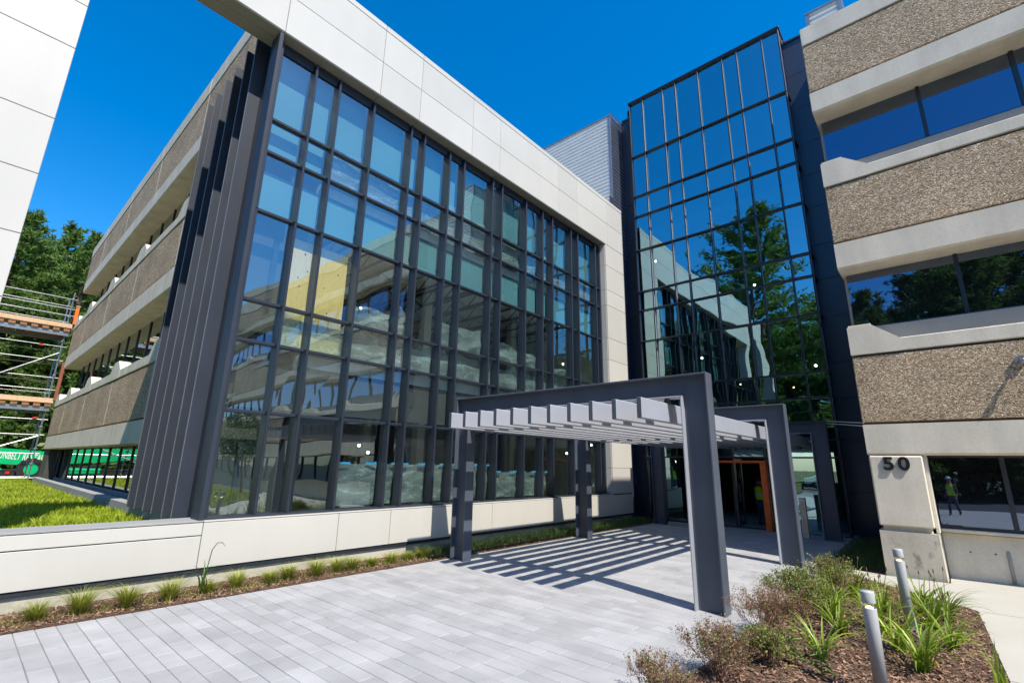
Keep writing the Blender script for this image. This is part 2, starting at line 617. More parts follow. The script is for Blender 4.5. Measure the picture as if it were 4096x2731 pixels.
    def mesh(self, name, mat, org, smooth=False):
        me = bpy.data.meshes.new(name)
        v = np.array(self.v, dtype=np.float64).reshape(-1, 3)
        if MB.fit:
            v = np.array([0, 0, EYE]) + (v - np.array([0, 0, EYE])) * MB.fit
        v = (v - np.array(org)) * S
        me.from_pydata([tuple(p) for p in v], [], self.f)
        me.materials.append(MATS[mat])
        if smooth:
            me.polygons.foreach_set('use_smooth', [True] * len(me.polygons))
        me.update()
        return me

    def build(self, name, mat, parent=None, smooth=False, org=None):
        if parent is not None:
            org = ORG[parent.name]
            o = link(name, self.mesh(name, mat, org, smooth), parent, org)
        else:
            org = Vector(org) if org is not None else Vector((0, 0, 0))
            o = link(name, self.mesh(name, mat, org, smooth), None, org)
            o.location = org * S
        return o


def tri_object(name, verts, tris, mat, parent=None, org=(0, 0, 0)):
    """large triangle mesh from arrays (survey units)"""
    org = ORG[parent.name] if parent is not None else Vector(org)
    v = (np.asarray(verts, dtype=np.float64) - np.array(org)) * S
    t = np.asarray(tris, dtype=np.int32)
    me = bpy.data.meshes.new(name)
    me.vertices.add(len(v))
    me.vertices.foreach_set('co', v.astype(np.float32).ravel())
    me.loops.add(t.size)
    me.loops.foreach_set('vertex_index', t.ravel())
    me.polygons.add(len(t))
    me.polygons.foreach_set('loop_start', np.arange(0, t.size, t.shape[1], dtype=np.int32))
    me.polygons.foreach_set('loop_total', np.full(len(t), t.shape[1], dtype=np.int32))
    me.materials.append(MATS[mat])
    me.update(calc_edges=True)
    o = link(name, me, parent, org)
    if parent is None:
        o.location = org * S
    return o


def copy_tree(o, parent=None):
    c = o.copy()
    COL.objects.link(c)
    c.parent = parent
    ORG[c.name] = ORG[o.name]
    for ch in list(o.children):
        copy_tree(ch, c)
    return c


def box(name, mat, x0, x1, y0, y1, z0, z1, parent=None, b=0.0):
    mb = MB()
    if b:
        mb.bbox(x0, x1, y0, y1, z0, z1, b)
    else:
        mb.box(x0, x1, y0, y1, z0, z1)
    return mb.build(name, mat, parent)


def structure(o, label, cat):
    return tag(o, label, cat, kind='structure')


WORDS = ['first', 'second', 'third', 'fourth', 'fifth', 'sixth', 'seventh', 'eighth', 'ninth', 'tenth', 'eleventh', 'twelfth',
         'thirteenth', 'fourteenth', 'fifteenth', 'sixteenth', 'seventeenth', 'eighteenth', 'nineteenth', 'twentieth']


def flat(poly, z):
    return MB().add([(x, y, z) for x, y in poly], [tuple(range(len(poly)))])


# ================================================================== SETTING
g = MB().box(-700, 700, -700, 700, -0.5, -0.10).build('ground', 'soil_green')
structure(g, 'grassy ground reaching out to the woods', 'ground')
a = flat([(-26, -24), (60, -24), (60, 3.9), (4.62, 3.9), (4.62, -9.1), (-26, -9.1)], -0.06).build('parking_lot', 'asphalt')
structure(a, 'dark asphalt lot beyond the walkway', 'asphalt')
# concrete walk, with sawn joints between its slabs
walk = MB().box(-7.5, 0.0, -9, 0.0, -0.12, -0.05).build('walkway', 'joint_sand', org=(0, 0, 0))
structure(walk, 'pale concrete walk beside the planting bed', 'walkway')
slabs = [
    [(0.12, 0.0), (1.9, 0.0), (1.9, 3.2), (0.12, 3.2)],
    [(0.12, 3.215), (1.9, 3.215), (1.9, 6.1), (0.11, 6.1)],
    [(0.11, 6.115), (1.9, 6.115), (1.9, 8.74), (0.0, 8.74)],
    [(-0.01, 8.755), (1.9, 8.755), (1.9, 11.25), (-0.25, 11.25), (-0.25, 10.52), (-1.02, 10.50), (-1.67, 10.35)],
    [(-1.84, 10.05), (-1.70, 10.37), (-1.08, 10.52), (-1.9, 10.75), (-2.0, 12.2), (-2.10, 15.45), (-2.13, 15.45), (-2.13, 10.05)],
    [(1.915, 0.0), (4.6, 0.0), (4.6, 3.2), (1.915, 3.2)], [(1.915, 3.215), (4.6, 3.215), (4.6, 8.74), (1.915, 8.74)],
    [(1.915, 8.755), (9, 8.755), (9, 11.25), (1.915, 11.25)],
    [(-2, -9), (1.9, -9), (1.9, -4.5), (-2, -4.5)], [(-2, -4.485), (1.9, -4.485), (1.9, -0.015), (-2, -0.015)],
    [(1.915, -9), (4.6, -9), (4.6, -0.015), (1.915, -0.015)],
]
for p in slabs:
    MB().extr(p, 2, -0.11, 0.0).build('slab', 'concrete_walk', walk)

# pavers
PX0, PX1, PY0, PY1 = -6.98, -2.13, -3.0, 15.42
paving = MB().box(PX0, -1.86, PY0, 15.45, -0.10, -0.006).build('paving', 'joint_sand')
structure(paving, 'pale grey plank pavers in long running courses', 'paving')
cw = 0.155
rng = random.Random(3)
pv = []
y = PY0
while y < PY1 - 0.02:
    xr = -1.86 if y < 10.0 else PX1
    x = PX0 - rng.random() * 0.4
    while x < xr:
        L = rng.choice((0.36, 0.46, 0.46, 0.56))
        a0, a1 = max(x, PX0), min(x + L, xr)
        if a1 - a0 > 0.04:
            pv.append((a0, a1, y, min(y + cw, PY1)))
        x += L
    y += cw


def cam_uv(x, y, z):
    d = Vector((x, y, z - EYE))
    w = d.dot(fwd)
    if w < 0.05:
        return None
    return 2048 + FPX * d.dot(r2) / w, 1365.5 - FPX * d.dot(u2) / w


def shown(p):
    uv = cam_uv((p[0] + p[1]) / 2, (p[2] + p[3]) / 2, 0)
    if uv is None or not (-60 < uv[0] < 4156 and 0 < uv[1] < 2790):
        return 0
    d2 = ((p[0] + p[1]) / 2) ** 2 + ((p[2] + p[3]) / 2) ** 2 + EYE ** 2
    return (p[1] - p[0]) * (p[3] - p[2]) * EYE / d2 ** 1.5


pv.sort(key=shown, reverse=True)
gp = 0.0030
pcache = {}
for x0, x1, y0, y1 in pv[:300]:
    k = (round(x1 - x0, 3), round(y1 - y0, 3))
    if k not in pcache:
        mb = MB().bbox(-k[0] / 2 + gp, k[0] / 2 - gp, -k[1] / 2 + gp, k[1] / 2 - gp, -0.04, 0.0, 0.0035)
        pcache[k] = mb.mesh('paver', 'paver', (0, 0, 0))
    o = link('paver', pcache[k], paving, Vector((0, 0, 0)))
    o.location = Vector(((x0 + x1) / 2, (y0 + y1) / 2, rng.uniform(-0.0015, 0.0015))) * S
mb = MB()
for x0, x1, y0, y1 in pv[300:]:
    dz = rng.uniform(-0.001, 0.001)
    mb.bbox(x0 + gp, x1 - gp, y0 + gp, y1 - gp, -0.04, dz, 0.0035)
tag(mb.build('paver_field', 'paver_far', paving), kind='stuff')

# planting soil
mb = MB()
bed = [(-1.845, -3), (-1.845, 10.0), (-1.70, 10.36), (0.0, 8.745), (0.105, 6.1), (0.115, -0.0), (0.115, -3)]
bedm = MB().extr(bed, 2, -0.3, -0.008).build('planting_bed', 'mulch')
structure(bedm, 'mulched planting bed beside the concrete walk', 'planting bed')
bed2 = MB().extr([(-7.80, -3), (-6.985, -3), (-6.985, 15.4), (-7.80, 15.4)], 2, -0.3, 0.012).build('wall_bed', 'mulch')
structure(bed2, 'narrow mulch strip under the panel wall', 'planting bed')
bed3 = MB().extr([(-1.06, 10.56), (-1.06, 15.9), (-2.09, 15.9), (-1.985, 12.2), (-1.885, 10.77)], 2, -0.3, -0.01).build('corner_bed', 'mulch')
structure(bed3, 'shaded soil bed in the corner by the tower', 'planting bed')


def chips(name, n, fn, label, seed):
    r = np.random.default_rng(seed)
    P = np.array([fn(r) for _ in range(n)])
    a = r.uniform(0, 6.28, n)
    L = r.uniform(0.008, 0.026, n)
    W = r.uniform(0.003, 0.008, n)
    t = r.normal(0, 0.35, n)
    ux = np.stack([np.cos(a) * np.cos(t), np.sin(a) * np.cos(t), np.sin(t)], 1)
    uy = np.stack([-np.sin(a), np.cos(a), r.normal(0, 0.3, n)], 1)
    q = np.stack([P - ux * L[:, None] - uy * W[:, None], P + ux * L[:, None] - uy * W[:, None],
                  P + ux * L[:, None] * 0.8 + uy * W[:, None], P - ux * L[:, None] + uy * W[:, None]], 1).reshape(-1, 3)
    f = np.arange(4 * n).reshape(-1, 4)
    o = tri_object(name, q, f, 'chip')
    tag(o, label, 'mulch', kind='stuff')


def in_poly(x, y, poly):
    c = False
    for i in range(len(poly)):
        (x1, y1), (x2, y2) = poly[i], poly[i - 1]
        if (y1 > y) != (y2 > y) and x < (x2 - x1) * (y - y1) / (y2 - y1) + x1:
            c = not c
    return c


def bed_pt(r):
    while True:
        x, y = r.uniform(-1.83, 0.10), r.uniform(3.2, 10.3)
        if in_poly(x, y, bed):
            return (x, y, r.uniform(-0.004, 0.02))


chips('mulch', 14000, bed_pt, 'loose brown mulch chips over the planting bed', 1)
chips('mulch', 9000, lambda r: (r.uniform(-7.75, -6.99), r.uniform(0.2, 9.0), r.uniform(0.014, 0.03)), 'loose bark chips along the panel wall', 2)

# raised lawn
LZ = 0.60
lawn = MB()
nx, ny = 60, 16
lv = []
for i in range(nx + 1):
    for j in range(ny + 1):
        x = -8.29 - 60 * (i / nx) ** 1.6
        y_ = -14 + 16.52 * j / ny
        lv.append((x, y_, LZ + 0.05 * noise.noise(Vector((x * 0.5, y_ * 0.5, 0)))))
lf = [(i * (ny + 1) + j, (i + 1) * (ny + 1) + j, (i + 1) * (ny + 1) + j + 1, i * (ny + 1) + j + 1) for i in range(nx) for j in range(ny)]
lf = [f[::-1] for f in lf]
lawn.add(lv, lf)
lo = lawn.build('lawn', 'soil_green')
structure(lo, 'bright green raised lawn behind the low panel wall', 'lawn')
# soil body that carries the lawn
structure(MB().box(-70, -8.30, -14, 2.51, -0.3, LZ - 0.08).build('lawn_bank', 'soil_green'), 'earth bank under the raised lawn', 'terrain')


def blades(name, pts, hmin, hmax, w, mat, lean, seed, parent=None, org=(0, 0, 0)):
    r = np.random.default_rng(seed)
    P = np.asarray(pts, float)
    n = len(P)
    a = r.uniform(0, 6.28, n)
    h = r.uniform(hmin, hmax, n)
    le = r.uniform(0.1, lean, n) * h
    b = r.uniform(0, 6.28, n)
    ww = w * r.uniform(0.6, 1.3, n)
    side = np.stack([np.cos(a), np.sin(a), np.zeros(n)], 1) * ww[:, None]
    off = np.stack([np.cos(b) * le, np.sin(b) * le, np.zeros(n)], 1)
    mid = P + off * 0.35 + np.array([0, 0, 1]) * (h * 0.6)[:, None]
    tip = P + off + np.array([0, 0, 1]) * h[:, None]
    v = np.stack([P - side, P + side, mid + side * 0.75, mid - side * 0.75, tip], 1).reshape(-1, 3)
    base = np.arange(n)[:, None] * 5
    t = np.concatenate([base + np.array([0, 1, 2]), base + np.array([0, 2, 3]), base + np.array([3, 2, 4])], 1).reshape(-1, 3)
    return tri_object(name, v, t, mat, parent, org)


r = np.random.default_rng(5)
gx = -8.32 - 24 * r.random(52000) ** 1.7
gy = r.uniform(-1.6, 2.42, 52000)
gpts = np.stack([gx, gy, np.full(52000, LZ - 0.03)], 1)
tag(blades('lawn_grass', gpts, 0.05, 0.14, 0.009, 'lawn_blade', 0.9, 6), 'short bright grass blades of the raised lawn', 'grass', kind='stuff')

# ================================================================== GLASS WING (white panel frame)
XF = -7.45
wing = root('glass_wing', (-7.7, 8, 0), 'glass wing set in a white panel frame with dark mullions', 'building')
GX = -7.72
MB.fit = 1.04        # the wing was surveyed on a plane 4 % too near; set it back to where its shadows say it stands


def panel(x, y0, y1, z0, z1, t=0.03, g=0.008):
    box('wall_panel', 'panel', x - t, x, y0 + g / 2, y1 - g / 2, z0 + g / 2, z1 - g / 2, wing, b=0.004)


# top beam of the frame
ys = [-0.85, 0.03, 2.37, 4.27, 5.25, 6.82, 7.80, 10.35, 11.32, 13.10, 14.14]
for i in range(len(ys) - 1):
    panel(XF, ys[i], ys[i + 1], 8.79, 9.575)
    panel(XF, ys[i], ys[i + 1], 9.575, 10.375)
    box('coping', 'panel', XF - 0.52, XF + 0.004, ys[i] + 0.004, ys[i + 1] - 0.004, 10.38, 10.505, wing, b=0.006)
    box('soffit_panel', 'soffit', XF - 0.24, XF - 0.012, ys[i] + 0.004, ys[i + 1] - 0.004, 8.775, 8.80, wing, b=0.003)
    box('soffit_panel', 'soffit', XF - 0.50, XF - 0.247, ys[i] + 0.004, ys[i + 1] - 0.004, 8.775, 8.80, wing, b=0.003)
    box('back_panel', 'panel', XF - 0.50, XF - 0.47, ys[i] + 0.004, ys[i + 1] - 0.004, 8.803, 10.376, wing, b=0.003)
box('frame_core', 'panel_back', XF - 0.465, XF - 0.035, -0.83, 14.10, 8.81, 10.37, wing)
# standing leg at the far end of the frame
zs = [0.86, 1.75, 2.55, 3.32, 4.07, 4.83, 5.58, 6.61, 7.27, 8.05, 8.785]
for i in range(len(zs) - 1):
    for (y0, y1) in ((-0.85, 0.03),):
        panel(XF, y0, y1, zs[i], zs[i + 1])
        box('back_panel', 'panel', XF - 0.50, XF - 0.47, y0 + 0.004, y1 - 0.004, zs[i] + 0.004, zs[i + 1] - 0.004, wing)
    box('end_panel', 'panel', XF - 0.466, XF - 0.034, -0.848, -0.836, zs[i] + 0.004, zs[i + 1] - 0.004, wing)
    box('end_panel', 'panel', XF - 0.466, XF - 0.034, -0.005, 0.025, zs[i] + 0.004, zs[i + 1] - 0.004, wing)
box('frame_core', 'panel_back', XF - 0.465, XF - 0.035, -0.83, -0.01, 0.87, 8.77, wing)
# low wall
for y0, y1 in ((-0.85, 2.362),):
    panel(XF, y0, y1, 0.28, 0.680)
    panel(XF, y0, y1, 0.684, 0.842)
bs = [2.362, 4.293, 5.282, 7.853, 10.431, 12.95, 14.14]
for i in range(len(bs) - 1):
    panel(XF, bs[i], bs[i + 1], 0.28, 0.842)
box('low_wall_core', 'panel_back', XF - 0.47, XF - 0.034, -0.85, 14.12, 0.235, 0.838, wing)
box('drip_track', 'dark_metal', XF - 0.05, XF - 0.012, -0.85, 14.13, 0.232, 0.268, wing)
box('coping', 'concrete_grey', XF - 0.50, XF + 0.004, -0.85, 2.36, 0.845, 0.866, wing, b=0.004)
box('sill', 'dark_metal', GX - 0.02, XF - 0.09, 2.364, 12.93, 0.843, 0.885, wing, b=0.004)
box('ledge', 'panel', XF - 0.092, XF + 0.002, 2.364, 12.95, 0.845, 0.862, wing, b=0.004)
mbk = MB().bbox(-7.95, XF - 0.045, -0.85, 14.1, -0.3, 0.228, 0.008)
mbk.build('foundation', 'curb_concrete', wing)
# end strip
zt = [0.866, 1.6, 2.34, 3.40, 4.05, 4.87, 5.57, 6.66, 7.19, 8.04, 8.785]
for i in range(len(zt) - 1):
    panel(XF, 12.95, 14.14, zt[i], zt[i + 1])
    box('reveal_panel', 'panel', GX - 0.05, XF - 0.034, 12.935, 12.965, zt[i] + 0.004, zt[i + 1] - 0.004, wing)
box('frame_core', 'panel_back', -8.05, XF - 0.034, 12.98, 14.12, 0.3, 8.77, wing)
# mullions, transoms, panes
MY = [2.42, 3.05, 3.52, 4.27, 5.20, 5.56, 6.30, 6.76, 7.75, 8.10, 9.07, 9.80, 10.26, 11.20, 11.56, 12.57, 12.90]
RZ = [0.90, 2.34, 3.40, 4.04, 5.53, 6.60, 7.22, 8.58]
for i, yv in enumerate(MY):
    w = 0.021
    for z0, z1 in ((0.872, 5.50), (5.506, 8.70)):
        if i == len(MY) - 1:
            box('mullion', 'dark_metal', GX - 0.06, GX + 0.07, yv - 0.03, yv + 0.03, z0, z1, wing, b=0.004)
        else:
            box('mullion', 'dark_metal', GX - 0.10, GX + 0.125, yv - w, yv + w, z0, z1, wing, b=0.006)
for zv in RZ[1:-1]:
    for i in range(len(MY) - 1):
        box('transom', 'dark_metal', GX - 0.08, GX + 0.055, MY[i] + 0.029, MY[i + 1] - 0.029, zv - 0.024, zv + 0.024, wing, b=0.005)
for i in range(len(MY) - 1):
    box('head_panel', 'dark_metal', GX - 0.05, GX + 0.03, MY[i] + 0.029, MY[i + 1] - 0.029, 8.58, 8.77, wing)
    for k in range(len(RZ) - 1):
        y0, y1, z0, z1 = MY[i] + 0.02, MY[i + 1] - 0.02, RZ[k] + (0.015 if k else -0.02), RZ[k + 1] - 0.015
        tx = rng.uniform(-0.006, 0.006)
        pane('pane', 'glass_wing', [(GX + tx, y0, z0), (GX - tx, y1, z0), (GX - tx * 0.5, y1, z1), (GX + tx * 0.5, y0, z1),
                                    (GX - 0.012 + tx, y0, z0), (GX - 0.012 - tx, y1, z0), (GX - 0.012 - tx * 0.5, y1, z1), (GX - 0.012 + tx * 0.5, y0, z1)], wing)
# corner and finned end wall
box('corner_post', 'fin_metal', -7.80, XF - 0.02, 2.30, 2.368, 0.868, 8.77, wing, b=0.006)
box('corner_post', 'dark_metal', -8.36, -7.81, 2.35, 2.50, 0.80, 8.79, wing, b=0.006)
# storeys inside
for z0, z1, nm in ((3.16, 3.36, 'floor_slab'), (6.36, 6.56, 'floor_slab'), (8.82, 9.0, 'roof_slab')):
    box(nm, 'interior_mid', -16, GX - 0.12, 3.5, 14.1, z0, z1, wing)
box('floor_slab', 'interior_floor', -16, GX - 0.12, 3.5, 14.1, 0.1, 0.30, wing)
box('back_wall', 'interior_mid', -16.2, -16.02, 3.5, 13.9, 0.1, 9.0, wing)
box('side_wall', 'interior_mid', -16, -8.06, 13.7, 13.9, 0.3, 8.8, wing)
box('roof_deck', 'roof_gravel', -16, -7.97, 3.5, 14.0, 9.02, 9.4, wing)
box('spandrel_back', 'interior_dark', GX - 0.20, GX - 0.15, 2.6, 12.9, 2.42, 3.15, wing)
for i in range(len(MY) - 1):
    box('added_teal_backing', 'added_teal_backing', GX - 0.19, GX - 0.17, MY[i] + 0.04, MY[i + 1] - 0.04, 7.42 if i > 1 else 6.64, 8.70, wing)  # added boards, not real blinds; they lighten the upper panes
    box('spandrel_back', 'added_teal_backing', GX - 0.20, GX - 0.15, MY[i] + 0.03, MY[i + 1] - 0.03, 5.60, 6.34, wing)  # spandrel backing coloured teal to lift the tone of these panes
for x in (-10.6, -13.2):
    for yv in (4.4, 8.2, 11.9):
        box('column', 'interior_mid', x - 0.12, x + 0.12, yv - 0.12, yv + 0.12, 0.31, 8.8, wing)
for yj in np.arange(3.7, 13.4, 0.85):
    mb = MB().box(-15.9, -8.1, yj - 0.025, yj + 0.025, 6.26, 6.32).box(-15.9, -8.1, yj - 0.025, yj + 0.025, 5.90, 5.94)
    for k in range(16):
        x0 = -8.1 - k * 0.48
        mb.bar((x0, yj, 5.93 if k % 2 else 6.28), (x0 - 0.48, yj, 6.28 if k % 2 else 5.93), 0.025, 0.025)
    mb.build('joist', 'joist', wing)

# ---- things standing inside the wing
lamps = [((1443, 1232), -9.5, 'lamp_glow', 'lit work lamp behind the upper glass near the plywood'),
         ((1436, 1781), -9.5, 'lamp_glow', 'lit work lamp above the plastic on the ground floor, upper of a close pair'),
         ((1472, 1809), -9.5, 'lamp_glow', 'lit work lamp above the plastic on the ground floor, lower of a close pair'),
         ((2252, 1456), -9.0, 'lamp_glow', 'lit work lamp behind upper glass close to the pale strip'),
         ((2072, 1826), -8.9, 'lamp_glow', 'lit lamp seen above the torn plastic between the pergola posts'),
         ((2267, 1812), -8.7, 'lamp_glow', 'lit lamp seen just left of the second pergola post'),
         ((2365, 1779), -8.45, 'lamp_glow', 'lit lamp behind the last ground floor pane beside the pale strip')]


def ray_hit(uv, axis, val):
    d = r2 * ((uv[0] - 2048) / FPX) - u2 * ((uv[1] - 1365.5) / FPX) + fwd
    o = Vector((0, 0, EYE))
    t = (val - o[axis]) / d[axis]
    return o + d * t


def lamp(p, mat, label, s=0.027):
    t = root('work_lamp', p, label, 'lamp', 'lit lamps inside the buildings')
    MB().lathe(p, [(s * 0.5, -s), (s, -s * 0.7), (s, s * 0.7), (s * 0.55, s)], 10).build('bulb', mat, t, True)
    MB().lathe((p[0], p[1], p[2] + s), [(s * 0.6, 0), (s * 0.7, s * 0.5), (s * 0.25, s)], 10).build('cap', 'dark_metal', t)
    MB().tube([(p[0], p[1], p[2] + s * 2), (p[0], p[1], p[2] + s * 2 + 0.45)], 0.006, 5).build('stem', 'dark_metal', t)


# plywood sheets
for i, (y0, y1) in enumerate(((3.17, 3.57), (3.66, 4.20))):
    t = root('plywood_sheet', (-7.88, (y0 + y1) / 2, 3.45),
             ('narrow' if i == 0 else 'wide') + ' knotty plywood sheet leaning behind second floor glass', 'plywood', 'plywood sheets behind the glass')
    box('board', 'plywood', -7.90, -7.885, y0, y1, 3.45, 5.36, t)
    for _ in range(5):
        yy, zz = rng.uniform(y0 + 0.08, y1 - 0.08), rng.uniform(3.6, 5.2)
        q = rng.uniform(0.010, 0.020)
        MB().extr([(yy + q * math.cos(a_) * 0.8, zz + q * 1.35 * math.sin(a_)) for a_ in np.linspace(0, 6.28, 9)[:-1]], 0, -7.886, -7.8835).build('knot', 'knot', t)


def film(y0, y1, z0, ztop, seed, label, depth=0.03, taped=False, x=-7.835):
    r_ = random.Random(seed)
    nyy, nzz = 16, 16
    ox, oy = r_.uniform(0, 90), r_.uniform(0, 90)
    v, f = [], []
    sag = [r_.uniform(-0.10, 0.06) for _ in range(4)]
    for i in range(nyy + 1):
        s = i / nyy
        top = ztop + np.interp(s, [0, 0.33, 0.67, 1], sag)
        if taped:
            top = ztop - 0.05 * math.sin(math.pi * s) + 0.02 * sag[0]
        for j in range(nzz + 1):
            t = j / nzz
            z = z0 + (top - z0) * t
            yy = y0 + (y1 - y0) * s
            k = noise.noise(Vector((yy * 1.6 + ox, z * 5 + oy, 0))) * 0.7 + noise.noise(Vector((yy * 3 + z * 3 + ox, z * 8, oy))) * 0.3
            ridge = 1 - abs(noise.noise(Vector((yy * 1.4 - z * 3 + oy, z * 2.5 + ox, 3))))
            v.append((x + depth * k + depth * 0.8 * (ridge ** 4) - 0.02 * (1 - t), yy, z))
    for i in range(nyy):
        for j in range(nzz):
            q = i * (nzz + 1) + j
            f.append((q, q + nzz + 1, q + nzz + 2, q + 1))
    t = root('plastic_sheet', (x, (y0 + y1) / 2, z0), label, 'plastic sheet', 'clear plastic sheets hung inside the windows')
    MB().add(v, f).build('film', 'plastic_film', t, True)
    if taped:
        for s in ((0.1, 0.32), (0.68, 0.95)):
            ya, yb = y0 + (y1 - y0) * s[0], y0 + (y1 - y0) * s[1]
            box('tape', 'tape', x + 0.07, x + 0.075, ya, yb, ztop - 0.055, ztop - 0.02, t)
    return t


for i in range(1, len(MY) - 1):
    y0, y1 = MY[i] + 0.05, MY[i + 1] - 0.05
    film(y0, y1, 3.42, rng.uniform(3.9, 4.05), 100 + i, 'crumpled clear plastic along second floor sill, %s bay from the corner' % WORDS[i])
    if i >= 3 and i % 3 != 2:
        film(y0, y1, 4.08, rng.uniform(4.35, 4.75) if i < 11 else 4.3, 150 + i, 'loose clear plastic just above the second floor rail, %s bay from the corner' % WORDS[i], 0.04)
    if i >= 2:
        film(y0, y1, 6.63, rng.uniform(7.3, 7.45), 200 + i, 'sagging clear plastic behind third floor glass, %s bay from the corner' % WORDS[i], 0.03)
    if 3 <= i <= 11:
        film(y0, y1, 0.92, 1.66 if i < 9 else 1.52, 300 + i, 'taped clear plastic on the ground floor window, %s bay from the corner' % WORDS[i], 0.035, True)

MB.fit = None
for uv, ax, mt_, lb in lamps:
    lamp(ray_hit(uv, 0, ax), mt_, lb)

box('inner_wall', 'interior_dark', -8.44, -8.40, 2.60, 3.62, 0.82, 8.95, wing)
box('end_wall', 'dark_panel', -11.25, -8.37, 2.498, 2.522, 0.81, 9.26, wing)
box('end_footing', 'concrete_grey', -28.7, -8.29, 2.41, 2.60, -0.1, 0.80, wing, b=0.01)
for xf in (-8.47, -8.95, -9.53, -10.05, -10.62, -11.15):
    box('fin', 'fin_metal', xf - 0.018, xf + 0.018, 2.25, 2.495, 0.80, 9.28, wing, b=0.004)
    box('fin_highlight', 'fin_edge_highlight', xf - 0.0185, xf + 0.0185, 2.243, 2.2495, 0.80, 9.28, wing)  # pale strip painted in as the highlight along the fin's front edge

# ================================================================== GLASS TOWER
TY = 15.5
tower = root('glass_tower', (-5, 15.6, 0), 'tall blue glass entrance tower with dark metal side walls', 'building')
TX = [-7.57, -7.01, -6.185, -5.675, -4.82, -3.94, -3.45, -2.64, -2.125]
TZ = [0.03, 1.97, 2.43, 3.58, 4.29, 5.95, 7.10, 7.815, 9.45, 10.84, 11.69, 13.43, 15.90]
for i, xv in enumerate(TX):
    for z0, z1 in ((0.0, 5.6), (5.606, 10.2), (10.206, 15.92)):
        box('mullion', 'dark_metal', xv - 0.021, xv + 0.021, TY - 0.07, TY + 0.10, z0, z1, tower, b=0.004)
        if 0 < i:
            box('mullion_cap', 'slat_metal', xv + 0.022, xv + 0.027, TY - 0.068, TY - 0.02, z0 + 0.06, z1 - 0.06, tower)
for zv in TZ[1:]:
    box('transom', 'dark_metal', TX[0] - 0.05, TX[-1] + 0.03, TY - 0.085, TY + 0.09, zv - 0.023, zv + 0.023, tower, b=0.004)
box('threshold', 'dark_metal', TX[0], TX[-1], TY - 0.06, TY + 0.06, -0.02, 0.03, tower)
for i in range(8):
    for k in range(12):
        if k == 0 and i in (4, 3):
            continue
        x0, x1, z0, z1 = TX[i] + 0.02, TX[i + 1] - 0.02, TZ[k] + 0.02, TZ[k + 1] - 0.02
        ty = rng.uniform(-0.009, 0.009)
        tz = rng.uniform(-0.010, 0.010)
        v = [(x0, TY + ty, z0), (x1, TY - ty, z0), (x1, TY - ty + tz, z1), (x0, TY + ty + tz, z1)]
        v += [(p[0], p[1] + 0.012, p[2]) for p in v]
        pane('pane', 'glass_tower', v, tower)
box('coping', 'dark_metal', TX[0] - 0.06, TX[-1] + 0.06, TY - 0.10, TY + 0.6, 15.925, 15.985, tower, b=0.008)
# right return of the glass box
for k in range(12):
    box('side_pane', 'glass_dark', TX[-1] - 0.005, TX[-1] + 0.012, TY + 0.11, TY + 0.46, TZ[k] + 0.03, TZ[k + 1] - 0.03, tower)
    box('side_bar', 'dark_metal', TX[-1] - 0.01, TX[-1] + 0.05, TY + 0.10, TY + 0.47, TZ[k + 1] - 0.03, TZ[k + 1] + 0.03, tower)
# dark clad walls left and right
dz = [0.0, 1.10, 2.43, 3.58, 4.6, 5.95, 7.10, 8.2, 9.45, 10.55, 11.69, 13.0, 14.3, 15.62]
for k in range(len(dz) - 1):
    box('clad_panel', 'dark_panel', TX[-1] - 0.1, 0.4, 15.97, 16.0, dz[k] + 0.005, dz[k + 1] - 0.005, tower, b=0.003)
    box('clad_panel', 'dark_panel', -8.20, TX[0] + 0.1, 15.90, 15.93, dz[k] + 0.005, dz[k + 1] - 0.005, tower, b=0.003)
    if dz[k] < 10.6:
        box('clad_panel', 'dark_panel', -8.23, -8.20, 14.74, 15.0, dz[k] + 0.005, dz[k + 1] - 0.005, tower, b=0.003)
    box('clad_panel', 'dark_panel', -8.23, -8.20, 15.006, 15.898, dz[k] + 0.005, dz[k + 1] - 0.005, tower, b=0.003)
box('clad_back', 'panel_back', -14, -8.24, 14.76, 15.89, 0, 10.3, tower)
box('clad_back', 'panel_back', -8.23, TX[0] + 0.1, 15.94, 16.2, 0, 15.6, tower)
box('clad_back', 'panel_back', TX[-1] - 0.1, 0.4, 16.01, 16.3, 0, 15.6, tower)
box('wall_coping', 'dark_metal', TX[-1] + 0.02, 0.4, 15.93, 16.3, 15.625, 15.70, tower)
box('wall_coping', 'dark_metal', -8.15, TX[0] + 0.0, 15.86, 16.3, 15.625, 15.70, tower)
# inside the tower
box('lobby_floor', 'interior_floor', -7.8, -2.0, TY + 0.1, 24, -0.05, 0.02, tower)
for z0 in (3.30, 6.85, 10.4, 13.6):
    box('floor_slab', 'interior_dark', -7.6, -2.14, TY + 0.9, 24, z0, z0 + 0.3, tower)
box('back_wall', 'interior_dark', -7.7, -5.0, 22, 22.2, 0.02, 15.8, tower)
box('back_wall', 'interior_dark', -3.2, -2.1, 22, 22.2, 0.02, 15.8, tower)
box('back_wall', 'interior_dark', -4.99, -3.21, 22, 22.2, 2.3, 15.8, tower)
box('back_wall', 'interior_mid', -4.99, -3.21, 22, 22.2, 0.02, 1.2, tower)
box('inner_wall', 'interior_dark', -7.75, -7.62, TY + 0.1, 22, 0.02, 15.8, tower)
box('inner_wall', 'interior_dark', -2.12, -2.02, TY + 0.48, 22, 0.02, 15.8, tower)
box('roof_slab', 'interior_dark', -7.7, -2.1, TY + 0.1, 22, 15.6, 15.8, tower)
box('lobby_ceiling', 'interior_dark', -7.6, -2.14, TY + 0.5, 22, 2.55, 2.6, tower)
